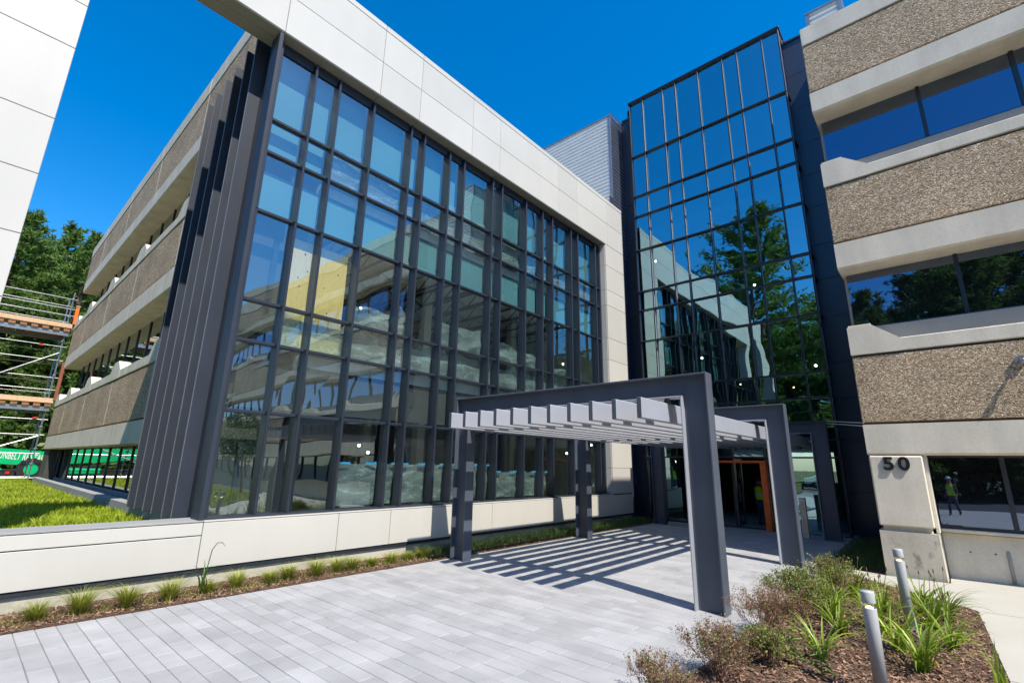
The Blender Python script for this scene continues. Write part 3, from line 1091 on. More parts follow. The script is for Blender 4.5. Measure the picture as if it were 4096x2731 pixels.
for i, (uv, y_, mt_, lb) in enumerate([((2622, 1045), 16.8, 'lamp_glow', 'lit pendant lamp high behind tower glass near its pale reflection'),
                                       ((3018, 1140), 16.8, 'lamp_glow', 'lit pendant lamp in the middle of the tower glass over the pine reflection'),
                                       ((2808, 1432), 17.0, 'lamp_glow', 'lit lamp behind tower glass above the pergola corner'),
                                       ((3263, 1462), 16.6, 'lamp_glow', 'lit lamp behind tower glass near the dark right wall'),
                                       ((2962, 1537), 17.2, 'lamp_glow_warm', 'small warm lamp low in the tower, over the second pergola frame'),
                                       ((3175, 1549), 17.2, 'lamp_glow_warm', 'small warm lamp low in the tower, right of the second pergola frame')]):
    lamp(ray_hit(uv, 1, y_), mt_, lb, 0.034 if i < 4 else 0.022)
# orange wrapped door frame
t = root('door_frame', (-4.6, 15.2, 0), 'bright orange wrapped frame around the open entrance', 'door frame')
box('jamb', 'orange', -4.02, -3.86, 15.15, 15.40, 0.0, 1.80, t, b=0.012)
box('jamb', 'orange', -5.66, -5.52, 15.15, 15.40, 0.0, 1.80, t, b=0.012)
box('head', 'orange', -5.66, -3.86, 15.16, 15.39, 1.805, 1.875, t, b=0.012)
# open glazed door leaf folded inward
t = root('door_leaf', (-4.9, 15.9, 0), 'glazed entrance door leaf swung open inside the orange frame', 'door')
box('stile', 'dark_metal', -4.93, -4.87, 15.60, 15.66, 0.03, 1.93, t)
box('stile', 'dark_metal', -4.93, -4.87, 16.34, 16.40, 0.03, 1.93, t)
box('rail', 'dark_metal', -4.93, -4.87, 15.665, 16.335, 0.03, 0.14, t)
box('rail', 'dark_metal', -4.93, -4.87, 15.665, 16.335, 1.86, 1.93, t)
box('pane', 'glass_wing', -4.905, -4.895, 15.66, 16.34, 0.14, 1.86, t)
MB().tube([(-4.84, 15.74, 0.7), (-4.80, 15.74, 0.72), (-4.80, 15.74, 1.18), (-4.84, 15.74, 1.2)], 0.012, 6).build('handle', 'galv', t)
# card reader pedestal
t = root('pedestal', (-2.92, 14.48, 0), 'square brushed metal door opener post by the third pergola frame', 'post')
box('post', 'brushed', -3.0, -2.86, 14.44, 14.56, 0.0, 0.965, t, b=0.006)
box('button', 'galv', -2.97, -2.89, 14.432, 14.439, 0.78, 0.86, t)

# ================================================================== CONCRETE BUILDINGS
def concrete_block(rt, x0, x1, yf, caps, seams, left_end):
    """precast front at y = yf facing -Y between x0 and x1; levels shared by both wings"""
    yw = yf + 0.50                         # window plane
    D = 0.9
    def piece(nm, mat, a, b_, z0, z1, y0=yf, y1=yf + D, bev=0.012):
        box(nm, mat, a, b_, y0, y1, z0, z1, rt, b=bev)
    sx = sorted(set([x0, x1] + [s for s in seams if x0 < s < x1]))
    for i in range(len(sx) - 1):
        a_, b_ = sx[i] + 0.006, sx[i + 1] - 0.006
        # exposed aggregate panels
        for z0, z1 in ((2.48, 3.66), (5.96, 7.14), (9.46, 10.62)):
            piece('aggregate_panel', 'aggregate', a_, b_, z0, z1, y0=yf + 0.012)
        # plain bands under them
        for z0, z1 in ((1.95, 2.44), (5.43, 5.92), (8.97, 9.42)):
            pr = [(yf, z1), (yf, z0), (yf + 0.04, z0 - 0.035), (yf + D, z0 - 0.02), (yf + D, z1)]
            MB().extr(pr, 0, a_, b_).build('band', 'concrete', rt)
        # ledges over them
        for z0 in (3.70, 7.18):
            piece('ledge', 'concrete', a_, b_, z0, z0 + 0.23, y1=yf + 0.36)
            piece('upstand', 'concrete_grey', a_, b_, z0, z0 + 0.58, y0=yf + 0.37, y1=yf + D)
        piece('parapet', 'concrete', a_, b_, 10.66, 11.11)
        if i:
            for z0, z1 in ((2.485, 3.655), (5.965, 7.135), (9.465, 10.615)):
                piece('joint_seal', 'concrete', sx[i] - 0.022, sx[i] + 0.022, z0, z1, y0=yf + 0.009, y1=yf + 0.10, bev=0.002)
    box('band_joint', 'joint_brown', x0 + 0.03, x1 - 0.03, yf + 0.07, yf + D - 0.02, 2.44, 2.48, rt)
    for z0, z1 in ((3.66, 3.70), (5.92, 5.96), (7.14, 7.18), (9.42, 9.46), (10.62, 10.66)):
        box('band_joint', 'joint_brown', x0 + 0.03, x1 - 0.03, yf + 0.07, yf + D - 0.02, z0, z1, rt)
    for c in caps:
        for z0 in (3.702, 7.182):
            if c == 'corner':
                pr = [(x0, z0), (x0 + 0.75, z0), (x0 + 0.75, z0 + 0.22), (x0 + 0.38, z0 + 0.52), (x0, z0 + 0.52)]
            else:
                pr = [(c - 0.62, z0), (c + 0.62, z0), (c + 0.62, z0 + 0.22), (c + 0.25, z0 + 0.50), (c - 0.25, z0 + 0.50), (c - 0.62, z0 + 0.22)]
            # polygon given as (x, z): extrude along y needs (z, x)
            MB().extr([(q[1], q[0]) for q in pr], 1, yf - 0.004, yf + 0.40).build('pier_cap', 'concrete', rt)
            if c == 'corner':
                box('cap_block', 'concrete', x0 + 0.02, x0 + 0.36, yf + 0.02, yf + 0.40, z0 + 0.525, z0 + 0.56, rt)
    return yw


# ---- right-hand building
bx0, bx1, by = -1.05, 30.0, 10.6
bld = root('concrete_building', (0, 11, 0), 'precast concrete office block with pebbled panels and number 50', 'building')
seamB = [3.1, 7.25, 11.4, 15.55, 19.7, 23.85, 28.0]
yw = concrete_block(bld, bx0, bx1, by, ['corner'] + seamB, seamB, True)
mulls = [-1.0, 0.64] + [0.64 + 1.29 * k for k in range(1, 23)]
for (z0, z1) in ((4.30, 5.46), (7.80, 8.99), (0.78, 1.93)):
    for k in range(len(mulls) - 1):
        a_, b_ = mulls[k], mulls[k + 1]
        if z0 < 1 and k == 0:
            a_ = -0.27
        box('window_mullion', 'dark_metal', b_ - 0.03, b_ + 0.03, yw - 0.05, yw + 0.05, z0, z1, bld)
        t1 = rng.uniform(-0.002, 0.002)
        o = MB().add([(a_ + 0.03, yw + t1, z0), (b_ - 0.03, yw - t1, z0), (b_ - 0.03, yw - t1, z1), (a_ + 0.03, yw + t1, z1),
                      (a_ + 0.03, yw + 0.02, z0), (b_ - 0.03, yw + 0.02, z0), (b_ - 0.03, yw + 0.02, z1), (a_ + 0.03, yw + 0.02, z1)],
                     [(0, 1, 2, 3), (7, 6, 5, 4)]).build('window_pane', 'glass_dark', bld)
    box('window_frame', 'dark_metal', (-1.0 if z0 > 1 else -0.27), bx1, yw - 0.035, yw + 0.03, z0 - 0.03, z0 + 0.02, bld)
    box('window_frame', 'dark_metal', (-1.0 if z0 > 1 else -0.27), bx1, yw - 0.035, yw + 0.03, z1 - 0.04, z1 + 0.02, bld)
box('core', 'interior_dark', bx0 + 0.06, bx1, by + 0.92, 24, 0, 10.9, bld)
box('roof', 'roof_gravel', bx0 + 0.02, bx1, by + 0.92, 24, 10.9, 11.0, bld)
box('side_wall', 'concrete', bx0, bx0 + 0.055, by + 0.905, 15.9, 0, 11.05, bld)
# ground floor pier with the number, its footing and the low wall
pr = [(0.80, -1.015), (0.80, -0.335), (0.76, -0.36), (0.72, -0.34), (0.72, -1.0), (0.76, -0.99)]
MB().bbox(-1.03, -0.31, by - 0.02, by + 0.5, 0.77, 1.905, 0.02).build('pier', 'concrete', bld)
MB().bbox(-0.99, -0.35, by + 0.05, by + 0.5, 0.68, 0.775, 0.01).build('pier_neck', 'concrete', bld)
MB().bbox(-0.312, -0.26, by + 0.06, by + 0.55, 0.70, 1.93, 0.01).build('pier_side', 'concrete', bld)
MB().extr([(-1.045, by), (-0.285, by), (-0.265, by + 0.55), (-1.045, by + 0.55)], 2, -0.2, 0.69).build('pier_footing', 'concrete_stained', bld)
box('pier_core', 'concrete', -1.02, -0.28, by + 0.56, by + 0.9, 0, 1.94, bld)
box('low_wall', 'concrete', -0.262, bx1, by + 0.50, by + 0.9, -0.2, 0.70, bld, b=0.015)
box('wall_ledge', 'concrete', -0.262, bx1, by + 0.40, by + 0.49, 0.705, 0.755, bld, b=0.008)
for xx in (0.05, 0.34):
    MB().lathe((0, 0, 0), [(0.012, 0), (0.012, 0.004)], 10)
    MB().extr([(0.42 + 0.013 * math.cos(t_), xx + 0.013 * math.sin(t_)) for t_ in np.linspace(0, 6.28, 11)[:-1]], 1, by + 0.496, by + 0.506).build('tie_hole', 'interior_dark', bld)


def text_part(name, body, mat, size, loc, rot, parent, extr=0.012, offset=0.0, bold=0.0, sx=1.0):
    cu = bpy.data.curves.new(name, 'FONT')
    cu.body = body
    cu.size = size * S
    cu.extrude = extr * S
    cu.offset = bold * S
    cu.align_x = 'LEFT'
    cu.space_character = 1.05
    cu.materials.append(MATS[mat])
    tmp = bpy.data.objects.new('tmp', cu)
    COL.objects.link(tmp)
    me = bpy.data.meshes.new_from_object(tmp.evaluated_get(bpy.context.evaluated_depsgraph_get()))
    bpy.data.objects.remove(tmp)
    o = bpy.data.objects.new(name, me)
    COL.objects.link(o)
    o.parent = parent
    o.location = (Vector(loc) - ORG[parent.name]) * S
    o.rotation_euler = rot
    o.scale = (sx, 1, 1)
    ORG[o.name] = ORG[parent.name]
    return o


text_part('house_number', '5', 'number_black', 0.30, (-0.85, by - 0.035, 1.675), (math.radians(90), 0, 0), bld, 0.014, bold=0.008, sx=1.08)
text_part('house_number', '0', 'number_black', 0.30, (-0.645, by - 0.035, 1.675), (math.radians(90), 0, 0), bld, 0.014, bold=0.008, sx=1.08)
# floodlight on the pebbled panel
t = root('floodlight', (1.07, by, 3.34), 'small round floodlight on the pebbled panel at the picture edge', 'floodlight')
q = (1.07, by, 3.34)
MB().extr([(3.34 + 0.07 * math.cos(a_), 1.07 + 0.07 * math.sin(a_)) for a_ in np.linspace(0, 6.28, 17)[:-1]], 1, by - 0.03, by + 0.02).build('plate', 'galv', t)
MB().tube([(1.07, by - 0.03, 3.34), (1.07, by - 0.10, 3.33), (1.10, by - 0.16, 3.30)], [0.02, 0.025, 0.05], 10).build('head', 'galv', t, True)
# pipe stub at the low wall
t = root('pipe_stub', (0.485, 11.1, 0), 'short grey pipe standing against the low concrete wall', 'pipe')
MB().tube([(0.485, 11.10, 0), (0.485, 11.10, 0.44), (0.485, 11.115, 0.47), (0.485, 11.15, 0.485)], 0.024, 10).build('pipe', 'concrete_grey', t, True)
MB().lathe((0.485, 11.10, 0), [(0.04, 0), (0.04, 0.015), (0.026, 0.02)], 12).build('collar', 'concrete_grey', t)
# two thin cables from the tower side to the pier
for i, dzc in enumerate((0.0, -0.055)):
    o = MB().tube([(-2.14, 14.3, 2.83 + dzc), (-1.6, 12.5, 2.66 + dzc), (-1.03, 10.64, 2.475 + dzc)], 0.0085, 6).build('cable', 'white_paint')
    tag(o, ('upper' if i == 0 else 'lower') + ' thin white cable from the third pergola frame to the concrete block', 'cable', 'cables over the corner bed')
# rooftop plant room (corrugated) on the right building, seen at its roof edge and mirrored in the wing's glass
def corrugated_house(name, label, x0, x1, y0, y1, z0, z1, louver_side):
    t = root(name, ((x0 + x1) / 2, y0, z0), label, 'plant room', 'corrugated plant rooms on the roofs')
    pitch, dep = 0.16, 0.035
    def prof(zb, zt):
        out = []
        z = zb
        while z < zt - 1e-6:
            out += [(z, 0), (z + pitch * 0.35, 0), (z + pitch * 0.5, dep), (z + pitch * 0.85, dep)]
            z += pitch
        out.append((zt, 0))
        return out
    pf = prof(z0, z1)
    def sheet(pa, pb, nrm):
        mb = MB()
        v = []
        for z, d in pf:
            v += [(pa[0] + nrm[0] * d, pa[1] + nrm[1] * d, z), (pb[0] + nrm[0] * d, pb[1] + nrm[1] * d, z)]
        mb.add(v, [(2 * i, 2 * i + 1, 2 * i + 3, 2 * i + 2) for i in range(len(pf) - 1)])
        return mb
    sheet((x0, y0), (x1, y0), (0, -1)).build('cladding', 'corrugated', t)
    sheet((x0, y1), (x0, y0), (-1, 0)).build('cladding', 'corrugated', t)
    if louver_side:
        for k in range(int((z1 - z0) / 0.16)):
            zz = z0 + 0.16 * k + 0.03
            MB().bar((x1 + 0.02, y0 + 0.05, zz + 0.05), (x1 + 0.02, y1, zz + 0.05), 0.13, 0.015, up=(0.6, 0, 0.8)).build('louver', 'corrugated', t)
        box('louver_back', 'interior_dark', x1 - 0.12, x1 - 0.10, y0 + 0.05, y1, z0, z1, t)
    else:
        sheet((x1, y0), (x1, y1), (1, 0)).build('cladding', 'corrugated', t)
    box('corner_trim', 'galv', x1 - 0.03, x1 + 0.06, y0 - 0.05, y0 + 0.04, z0, z1 + 0.01, t)
    box('corner_trim', 'galv', x0 - 0.06, x0 + 0.03, y0 - 0.05, y0 + 0.04, z0, z1 + 0.01, t)
    box('roof_trim', 'galv', x0 - 0.07, x1 + 0.08, y0 - 0.06, y1, z1 + 0.012, z1 + 0.07, t)
    return t


corrugated_house('plant_room', 'grey corrugated plant room with louvred side behind the white parapet', -12.4, -8.27, 15.0, 16.1, 9.4, 15.42, True)
corrugated_house('plant_room', 'corrugated plant room peeking over the right roof edge', -1.12, -0.36, 14.0, 17.0, 11.0, 14.47, False)

corrugated_house('plant_room', 'long corrugated plant room mirrored high in the wing glass', -0.25, 4.6, 14.2, 17.0, 11.0, 13.7, False)

# ---- left wing
lw = root('concrete_wing', (-20, 3, 0), 'long precast concrete wing with pebbled panels running behind the fins', 'building')
lx0, lx1, ly = -28.75, -8.45, 2.53
capsD = [-12.7, -16.85, -20.95, -25.05, -28.1]
yl = concrete_block(lw, lx0, lx1, ly, capsD, [-12.7, -16.95, -21.0, -25.4], False)
ml = [lx0 + 0.1 + 1.36 * k for k in range(16)]
for (z0, z1) in ((4.30, 5.42), (7.80, 8.95), (0.83, 1.90)):
    yy = yl if z0 > 1 else ly + 0.42
    for k in range(len(ml) - 1):
        a_, b_ = ml[k], ml[k + 1]
        box('window_mullion', 'dark_metal', b_ - 0.02, b_ + 0.02, yy - 0.03, yy + 0.05, z0, z1, lw)
        MB().add([(a_ + 0.02, yy, z0), (b_ - 0.02, yy, z0), (b_ - 0.02, yy, z1), (a_ + 0.02, yy, z1),
                  (a_ + 0.02, yy + 0.02, z0), (b_ - 0.02, yy + 0.02, z0), (b_ - 0.02, yy + 0.02, z1), (a_ + 0.02, yy + 0.02, z1)],
                 [(0, 1, 2, 3), (7, 6, 5, 4)]).build('window_pane', 'glass_mirror', lw)
box('ground_wall', 'concrete_grey', lx0, lx1, ly + 0.36, ly + 0.9, 0.3, 0.825, lw, b=0.01)
box('core', 'interior_dark', lx0 + 0.06, -16.3, ly + 0.92, 30, 0, 10.9, lw)
box('core', 'interior_dark', -16.29, -8.45, ly + 0.92, ly + 1.0, 0, 10.9, lw)
box('roof', 'roof_gravel', lx0, -8.45, ly + 0.9, 30, 10.85, 10.95, lw)
box('end_pier', 'interior_dark', lx0, lx0 + 1.5, ly + 0.05, ly + 0.34, 0.55, 1.93, lw)

# ================================================================== PERGOLA
perg = root('pergola', (-4.5, 6.3, 0), 'grey steel entrance pergola of three portal frames under long slats', 'pergola')
FD = 0.20
for yf in (6.30, 10.27, 14.43):
    y0, y1 = yf - FD / 2, yf + FD / 2
    xo0, xo1, xi0, xi1, zi, zo = -6.90, -2.17, -6.58, -2.51, 2.57, 2.85
    tk = 0.022
    fr = box('leg', 'steel_paint', xi1, xo1 - tk - 0.001, yf - 0.012, yf + 0.012, 0, zo - tk - 0.001, perg)
    box('flange', 'steel_paint', xo1 - tk, xo1, y0, y1, 0, zo, fr, b=0.004)
    box('flange', 'slat_metal', xi1 - tk, xi1 - 0.001, y0, y1, 0, zi - 0.001, fr, b=0.004)
    fl = box('leg', 'steel_paint', xo0 + tk + 0.001, xi0, yf - 0.012, yf + 0.012, 0, zo - tk - 0.001, perg)
    box('flange', 'steel_paint', xo0, xo0 + tk, y0, y1, 0, zo, fl, b=0.004)
    box('flange', 'steel_paint', xi0 + 0.001, xi0 + tk, y0, y1, 0, zi - 0.001, fl, b=0.004)
    bm = box('beam', 'steel_paint', xi0 + 0.001, xi1 - 0.001, yf - 0.012, yf + 0.012, zi, zo - tk - 0.001, perg)
    box('flange', 'steel_paint', xo0 + tk + 0.001, xo1 - tk - 0.001, y0, y1, zo - tk, zo, bm, b=0.004)
    box('flange', 'slat_metal', xi0, xi1, y0, y1, zi - tk, zi - 0.001, bm, b=0.004)
for k in range(11):
    xs = -2.745 - 0.347 * k
    sl = MB().bbox(xs - 0.032, xs + 0.032, 5.46, 15.1, 2.222, 2.482, 0.012).build('slat', 'slat_metal', perg)
    box('end_cap', 'steel_paint', xs - 0.030, xs + 0.030, 5.454, 5.4595, 2.226, 2.478, sl, b=0.002)
    for yf in (6.30, 10.27, 14.43):
        box('hanger', 'dark_metal', xs - 0.02, xs + 0.02, yf - 0.05, yf + 0.05, 2.483, 2.548, sl)

# ================================================================== BOLLARD LIGHTS
def bollard(x, y, h, label):
    t = root('bollard_light', (x, y, 0), label, 'bollard light', 'bollard lights in the planting bed')
    R = 0.047
    MB().lathe((x, y, 0), [(R, -0.02), (R, h - 0.125), (R * 0.97, h - 0.120)], 28).build('post', 'bollard', t, True)
    MB().lathe((x, y, h - 0.120), [(R * 0.62, 0.0), (R * 0.3, 0.012)], 20).build('lens_glow', 'lens_warm', t, True)
    MB().lathe((x, y, h - 0.119), [(R * 0.93, 0.0), (R * 0.93, 0.034)], 28).build('lens', 'glass_lens', t, True)
    MB().lathe((x, y, h - 0.085), [(R * 0.98, 0.0), (R, 0.004), (R, 0.078), (R * 0.95, 0.085)], 28).build('cap', 'bollard', t, True)
    MB().lathe((x, y, 0), [(R * 1.5, -0.01), (R * 1.5, 0.012), (R * 1.1, 0.016)], 24).build('base_plate', 'bollard', t)


bollard(-0.635, 4.98, 0.735, 'grey bollard light nearest the camera, standing among day lilies')
bollard(-0.575, 7.2, 0.81, 'grey bollard light farther back, in front of the numbered pier')

# ================================================================== PLANTS
def strap_clump(pos, n, length, width, seed, mat='lily_leaf', spread=1.0, up=0.7):
    r_ = random.Random(seed)
    v, f = [], []
    for _ in range(n):
        a_ = r_.uniform(0, 6.283)
        L = length * r_.uniform(0.6, 1.15)
        w = width * r_.uniform(0.7, 1.2)
        el = r_.uniform(0.75, 1.45) * up + 0.35
        el = min(el, 1.5)
        curl = r_.uniform(0.9, 2.3) * spread
        base = Vector(pos) + Vector((r_.gauss(0, 0.022), r_.gauss(0, 0.022), -0.01))
        p = base.copy()
        segs = 7
        side = Vector((-math.sin(a_), math.cos(a_), 0))
        st = len(v)
        for k in range(segs + 1):
            t_ = k / segs
            ww = w * (0.75 + 0.5 * t_) * (1 - t_ ** 2.2) + 0.0004
            nn = Vector((0, 0, 1))
            v.append(tuple(p - side * ww))
            v.append(tuple(p + nn * -ww * 0.35))
            v.append(tuple(p + side * ww))
            d = Vector((math.cos(a_) * math.cos(el), math.sin(a_) * math.cos(el), math.sin(el)))
            p = p + d * (L / segs)
            if p.z < pos[2] + 0.012:
                p.z = pos[2] + 0.012
            el -= curl / segs * (0.4 + 1.3 * t_)
        for k in range(segs):
            q = st + 3 * k
            f.append((q, q + 1, q + 4, q + 3))
            f.append((q + 1, q + 2, q + 5, q + 4))
    return MB().add(v, f)


lilies = [((-1.13, 5.55), 34, 0.34, 'bright day lily clump left of the front bollard'),
          ((-0.43, 5.85), 52, 0.42, 'large bright day lily clump right of the front bollard'),
          ((-0.40, 7.45), 56, 0.42, 'dense dark day lily clump right of the far bollard'),
          ((-1.20, 8.4), 36, 0.38, 'day lily clump behind the front bollard near the walk'),
          ((-1.30, 7.5), 34, 0.36, 'day lily clump among the shrubs, left behind the front bollard'),
          ((-0.80, 6.9), 40, 0.40, 'day lily clump between the two bollards'),
          ((-0.24, 6.75), 30, 0.34, 'day lily clump at the bed edge toward the walk'),
          ((-1.12, 6.5), 30, 0.36, 'day lily clump leaning behind the front left lily'),
          ((-0.52, 8.15), 44, 0.40, 'day lily clump behind the far bollard before the numbered pier'),
          ((-0.28, 7.95), 40, 0.40, 'rightmost tall day lily clump at the far corner of the bed'),
          ((-0.86, 7.75), 36, 0.38, 'day lily clump left of the far bollard'),
          ((-0.62, 6.35), 40, 0.40, 'day lily clump just behind the front bollard'),
          ((-1.28, 6.95), 30, 0.36, 'small day lily clump beside the leafy green shrub')]
for i, ((x, y_), n, L, lb) in enumerate(lilies):
    t = root('day_lily', (x, y_, 0), lb, 'day lily', 'day lilies in the planting bed')
    strap_clump((x, y_, 0), int(n * 0.95), L * 1.38, 0.0110, 40 + i, spread=1.0).build('leaves', 'lily_leaf', t)
    if i not in (0,):
        r_ = random.Random(i)
        for k in range(r_.randint(2, 4)):
            a_ = r_.uniform(0, 6.28)
            dx, dy = 0.10 * math.cos(a_), 0.10 * math.sin(a_)
            h = r_.uniform(0.42, 0.58)
            MB().tube([(x + 0.01 * k, y_, 0), (x + dx * 0.5, y_ + dy * 0.5, h * 0.6), (x + dx, y_ + dy, h)], [0.004, 0.0035, 0.0025], 5).build('stalk', 'lily_leaf', t)
            MB().lathe((x + dx, y_ + dy, h), [(0.002, -0.01), (0.008, 0.0), (0.007, 0.018), (0.002, 0.035)], 6).build('bud', 'dry_leaf', t)
    if i in (1, 5):
        r_ = random.Random(90 + i)
        for k in range(3):
            strap_clump((x + r_.uniform(-0.12, 0.12), y_ + r_.uniform(-0.12, 0.12), 0.05), 1, 0.14, 0.008, 60 + k + i, spread=1.6).build('withered_leaf', 'orange_leaf', t)
t = root('iris', (0.05, 5.62, 0), 'stiff upright iris leaves at the right lower bed corner', 'iris')
strap_clump((0.04, 5.62, 0), 12, 0.40, 0.010, 77, spread=0.15, up=1.1).build('leaves', 'lily_leaf', t)


def shrub(name, label, x, y_, rad, h, leafy, dry, seed):
    r_ = random.Random(seed)
    t = root(name, (x, y_, 0), label, 'shrub', 'low shrubs beside the pavers')
    mb = MB()
    ends = []
    def grow(p, d, L, rr, lev):
        steps = 3
        pts = [p]
        for k in range(steps):
            d = (d + Vector((r_.gauss(0, 0.16), r_.gauss(0, 0.16), r_.gauss(0.03, 0.1)))).normalized()
            p = p + d * (L / steps)
            pts.append(p)
            ends.append((p, d, lev))
        mb.tube(pts, [rr, rr * 0.85, rr * 0.7, rr * 0.5], 3, caps=False)
        if lev < 3:
            for _ in range(3 if lev else 3):
                nd = (d + Vector((r_.gauss(0, 0.5), r_.gauss(0, 0.5), r_.gauss(0.15, 0.35)))).normalized()
                grow(pts[r_.choice((2, 3))], nd, L * r_.uniform(0.5, 0.8), rr * 0.6, lev + 1)
    for _ in range(34):
        a_ = r_.uniform(0, 6.283)
        tilt = r_.uniform(0.1, 0.95)
        d = Vector((math.cos(a_) * math.sin(tilt), math.sin(a_) * math.sin(tilt), math.cos(tilt)))
        grow(Vector((x + r_.gauss(0, rad * 0.2), y_ + r_.gauss(0, rad * 0.2), 0)), d, h * 0.56, 0.0038, 0)
    mb.build('twigs', 'twig', t)
    def leaves(n, size, mat, nm, only_high, side):
        v, f = [], []
        cand = [e for e in ends if e[2] >= 1]
        for _ in range(n):
            p, d, lev = r_.choice(cand)
            if side is not None and (p - Vector((x, y_, 0))).dot(side) < r_.uniform(-0.06, 0.05):
                continue
            p = p + Vector((r_.gauss(0, 0.012), r_.gauss(0, 0.012), r_.gauss(0, 0.012)))
            u = Vector((r_.gauss(0, 1), r_.gauss(0, 1), r_.gauss(0.3, 0.8))).normalized()
            w = u.cross(Vector((r_.gauss(0, 1), r_.gauss(0, 1), r_.gauss(0, 1)))).normalized()
            s = size * r_.uniform(0.6, 1.3)
            n0 = len(v)
            v += [tuple(p), tuple(p + u * s * 0.5 + w * s * 0.28), tuple(p + u * s), tuple(p + u * s * 0.5 - w * s * 0.28)]
            f.append((n0, n0 + 1, n0 + 2, n0 + 3))
        if f:
            MB().add(v, f).build(nm, mat, t)
    if leafy:
        leaves(leafy, 0.024, 'shrub_leaf', 'leaves', True, None)
    if dry:
        leaves(dry, 0.016, 'dry_leaf', 'dry_leaves', True, None)


shrub('shrub', 'bare brown shrub nearest the camera at the paver edge', -1.66, 4.50, 0.27, 0.33, 700, 4200, 1)
shrub('shrub', 'half green shrub between the two brown shrubs', -1.45, 5.10, 0.20, 0.23, 2600, 1200, 2)
shrub('shrub', 'bare brown shrub at the foot of the near pergola leg', -1.62, 5.85, 0.29, 0.40, 400, 5200, 3)
shrub('shrub', 'leafy green shrub behind the brown one', -1.55, 6.95, 0.28, 0.42, 6500, 1200, 4)
shrub('shrub', 'leafy brown and green shrub farthest along the bed', -1.45, 8.25, 0.30, 0.42, 5200, 3000, 5)
shrub('shrub', 'low brown shrub cut by the bottom picture edge', -1.80, 3.72, 0.24, 0.27, 500, 3200, 6)

# small broad leaved weeds
for i, (x, y_, h, lb) in enumerate([(-1.27, 5.25, 0.30, 'pale green weed with broad leaves left of the lily'),
                                    (-1.05, 5.12, 0.24, 'low pale weed in the mulch before the front lily')]):
    t = root('weed', (x, y_, 0), lb, 'weed', 'weeds in the mulch')
    MB().tube([(x, y_, 0), (x + 0.01, y_, h * 0.5), (x - 0.01, y_ + 0.01, h)], [0.004, 0.003, 0.002], 5).build('stem', 'lily_leaf', t)
    r_ = random.Random(i + 5)
    v, f = [], []
    for k in range(22):
        z = h * (0.15 + 0.85 * k / 22)
        a_ = k * 2.4
        u = Vector((math.cos(a_), math.sin(a_), 0.25))
        w = Vector((-math.sin(a_), math.cos(a_), 0))
        p = Vector((x, y_, z))
        L = 0.11 * (1.1 - 0.6 * k / 22)
        n0 = len(v)
        v += [tuple(p), tuple(p + u * L * 0.45 + w * L * 0.17), tuple(p + u * L - Vector((0, 0, L * 0.3))), tuple(p + u * L * 0.45 - w * L * 0.17)]
        f.append((n0, n0 + 1, n0 + 2, n0 + 3))
    MB().add(v, f).build('leaves', 'broad_leaf', t)

# ornamental tufts along the panel wall
def tuft_points(x, y_, n, rad, r_):
    a_ = r_.uniform(0, 6.28, n)
    q = np.abs(r_.normal(0, rad, n))
    return a_, np.stack([x + q * np.cos(a_), y_ + q * np.sin(a_), np.full(n, 0.005)], 1)


def tuft(x, y_, h, label, seed, n=420):
    r_ = np.random.default_rng(seed)
    a_, P = tuft_points(x, y_, n, 0.026, r_)
    t = root('grass_tuft', (x, y_, 0), label, 'grass tuft', 'ornamental grass tufts along the panel wall')
    hh = h * r_.uniform(0.5, 1.1, n)
    out_ = r_.uniform(0.2, 1.5, n) * hh
    d = np.stack([np.cos(a_), np.sin(a_), np.zeros(n)], 1)
    sd = np.stack([-np.sin(a_), np.cos(a_), np.zeros(n)], 1) * (0.0022 * r_.uniform(0.6, 1.3, n))[:, None]
    up = np.array([0, 0, 1.0])
    p1 = P + d * (out_ * 0.25)[:, None] + up * (hh * 0.5)[:, None]
    p2 = P + d * (out_ * 0.62)[:, None] + up * (hh * 0.85)[:, None]
    p3 = P + d * out_[:, None] + up * (hh * 0.92)[:, None]
    v = np.stack([P - sd, P + sd, p1 + sd, p1 - sd, p2 + sd * 0.7, p2 - sd * 0.7, p3], 1).reshape(-1, 3)
    b_ = np.arange(n)[:, None] * 7
    tr = np.concatenate([b_ + np.array(q) for q in ((0, 1, 2), (0, 2, 3), (3, 2, 4), (3, 4, 5), (5, 4, 6))], 1).reshape(-1, 3)
    tri_object('blades', v, tr, 'tuft_blade', t)


tys = [0.90, 1.24, 1.64, 2.05, 2.48, 2.82, 3.24, 3.50, 3.88, 4.24, 4.49, 4.84, 5.22, 5.60, 5.91]
for i, yv in enumerate(tys):
    tuft(-7.25 + rng.uniform(-0.05, 0.05), yv, 0.215 + rng.uniform(-0.06, 0.05), '%s grass tuft along the panel wall counted from the left edge' % WORDS[i], 500 + i)
r = np.random.default_rng(9)
pts = np.stack([r.uniform(-7.70, -7.02, 7000), 5.9 + 8.9 * r.random(7000), np.full(7000, 0.01)], 1)
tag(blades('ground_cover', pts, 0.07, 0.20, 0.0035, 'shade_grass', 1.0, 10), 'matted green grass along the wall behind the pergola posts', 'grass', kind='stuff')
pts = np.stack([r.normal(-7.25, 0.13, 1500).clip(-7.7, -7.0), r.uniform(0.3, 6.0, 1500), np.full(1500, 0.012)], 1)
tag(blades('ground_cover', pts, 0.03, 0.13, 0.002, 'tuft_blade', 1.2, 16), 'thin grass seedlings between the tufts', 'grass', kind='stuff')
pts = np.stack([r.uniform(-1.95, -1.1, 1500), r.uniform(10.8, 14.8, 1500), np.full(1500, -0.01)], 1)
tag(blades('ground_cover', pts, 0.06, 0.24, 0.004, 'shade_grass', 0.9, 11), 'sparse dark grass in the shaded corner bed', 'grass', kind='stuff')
t = root('tall_weed', (-7.24, 2.40, 0), 'single tall bent weed against the low panel wall', 'weed')
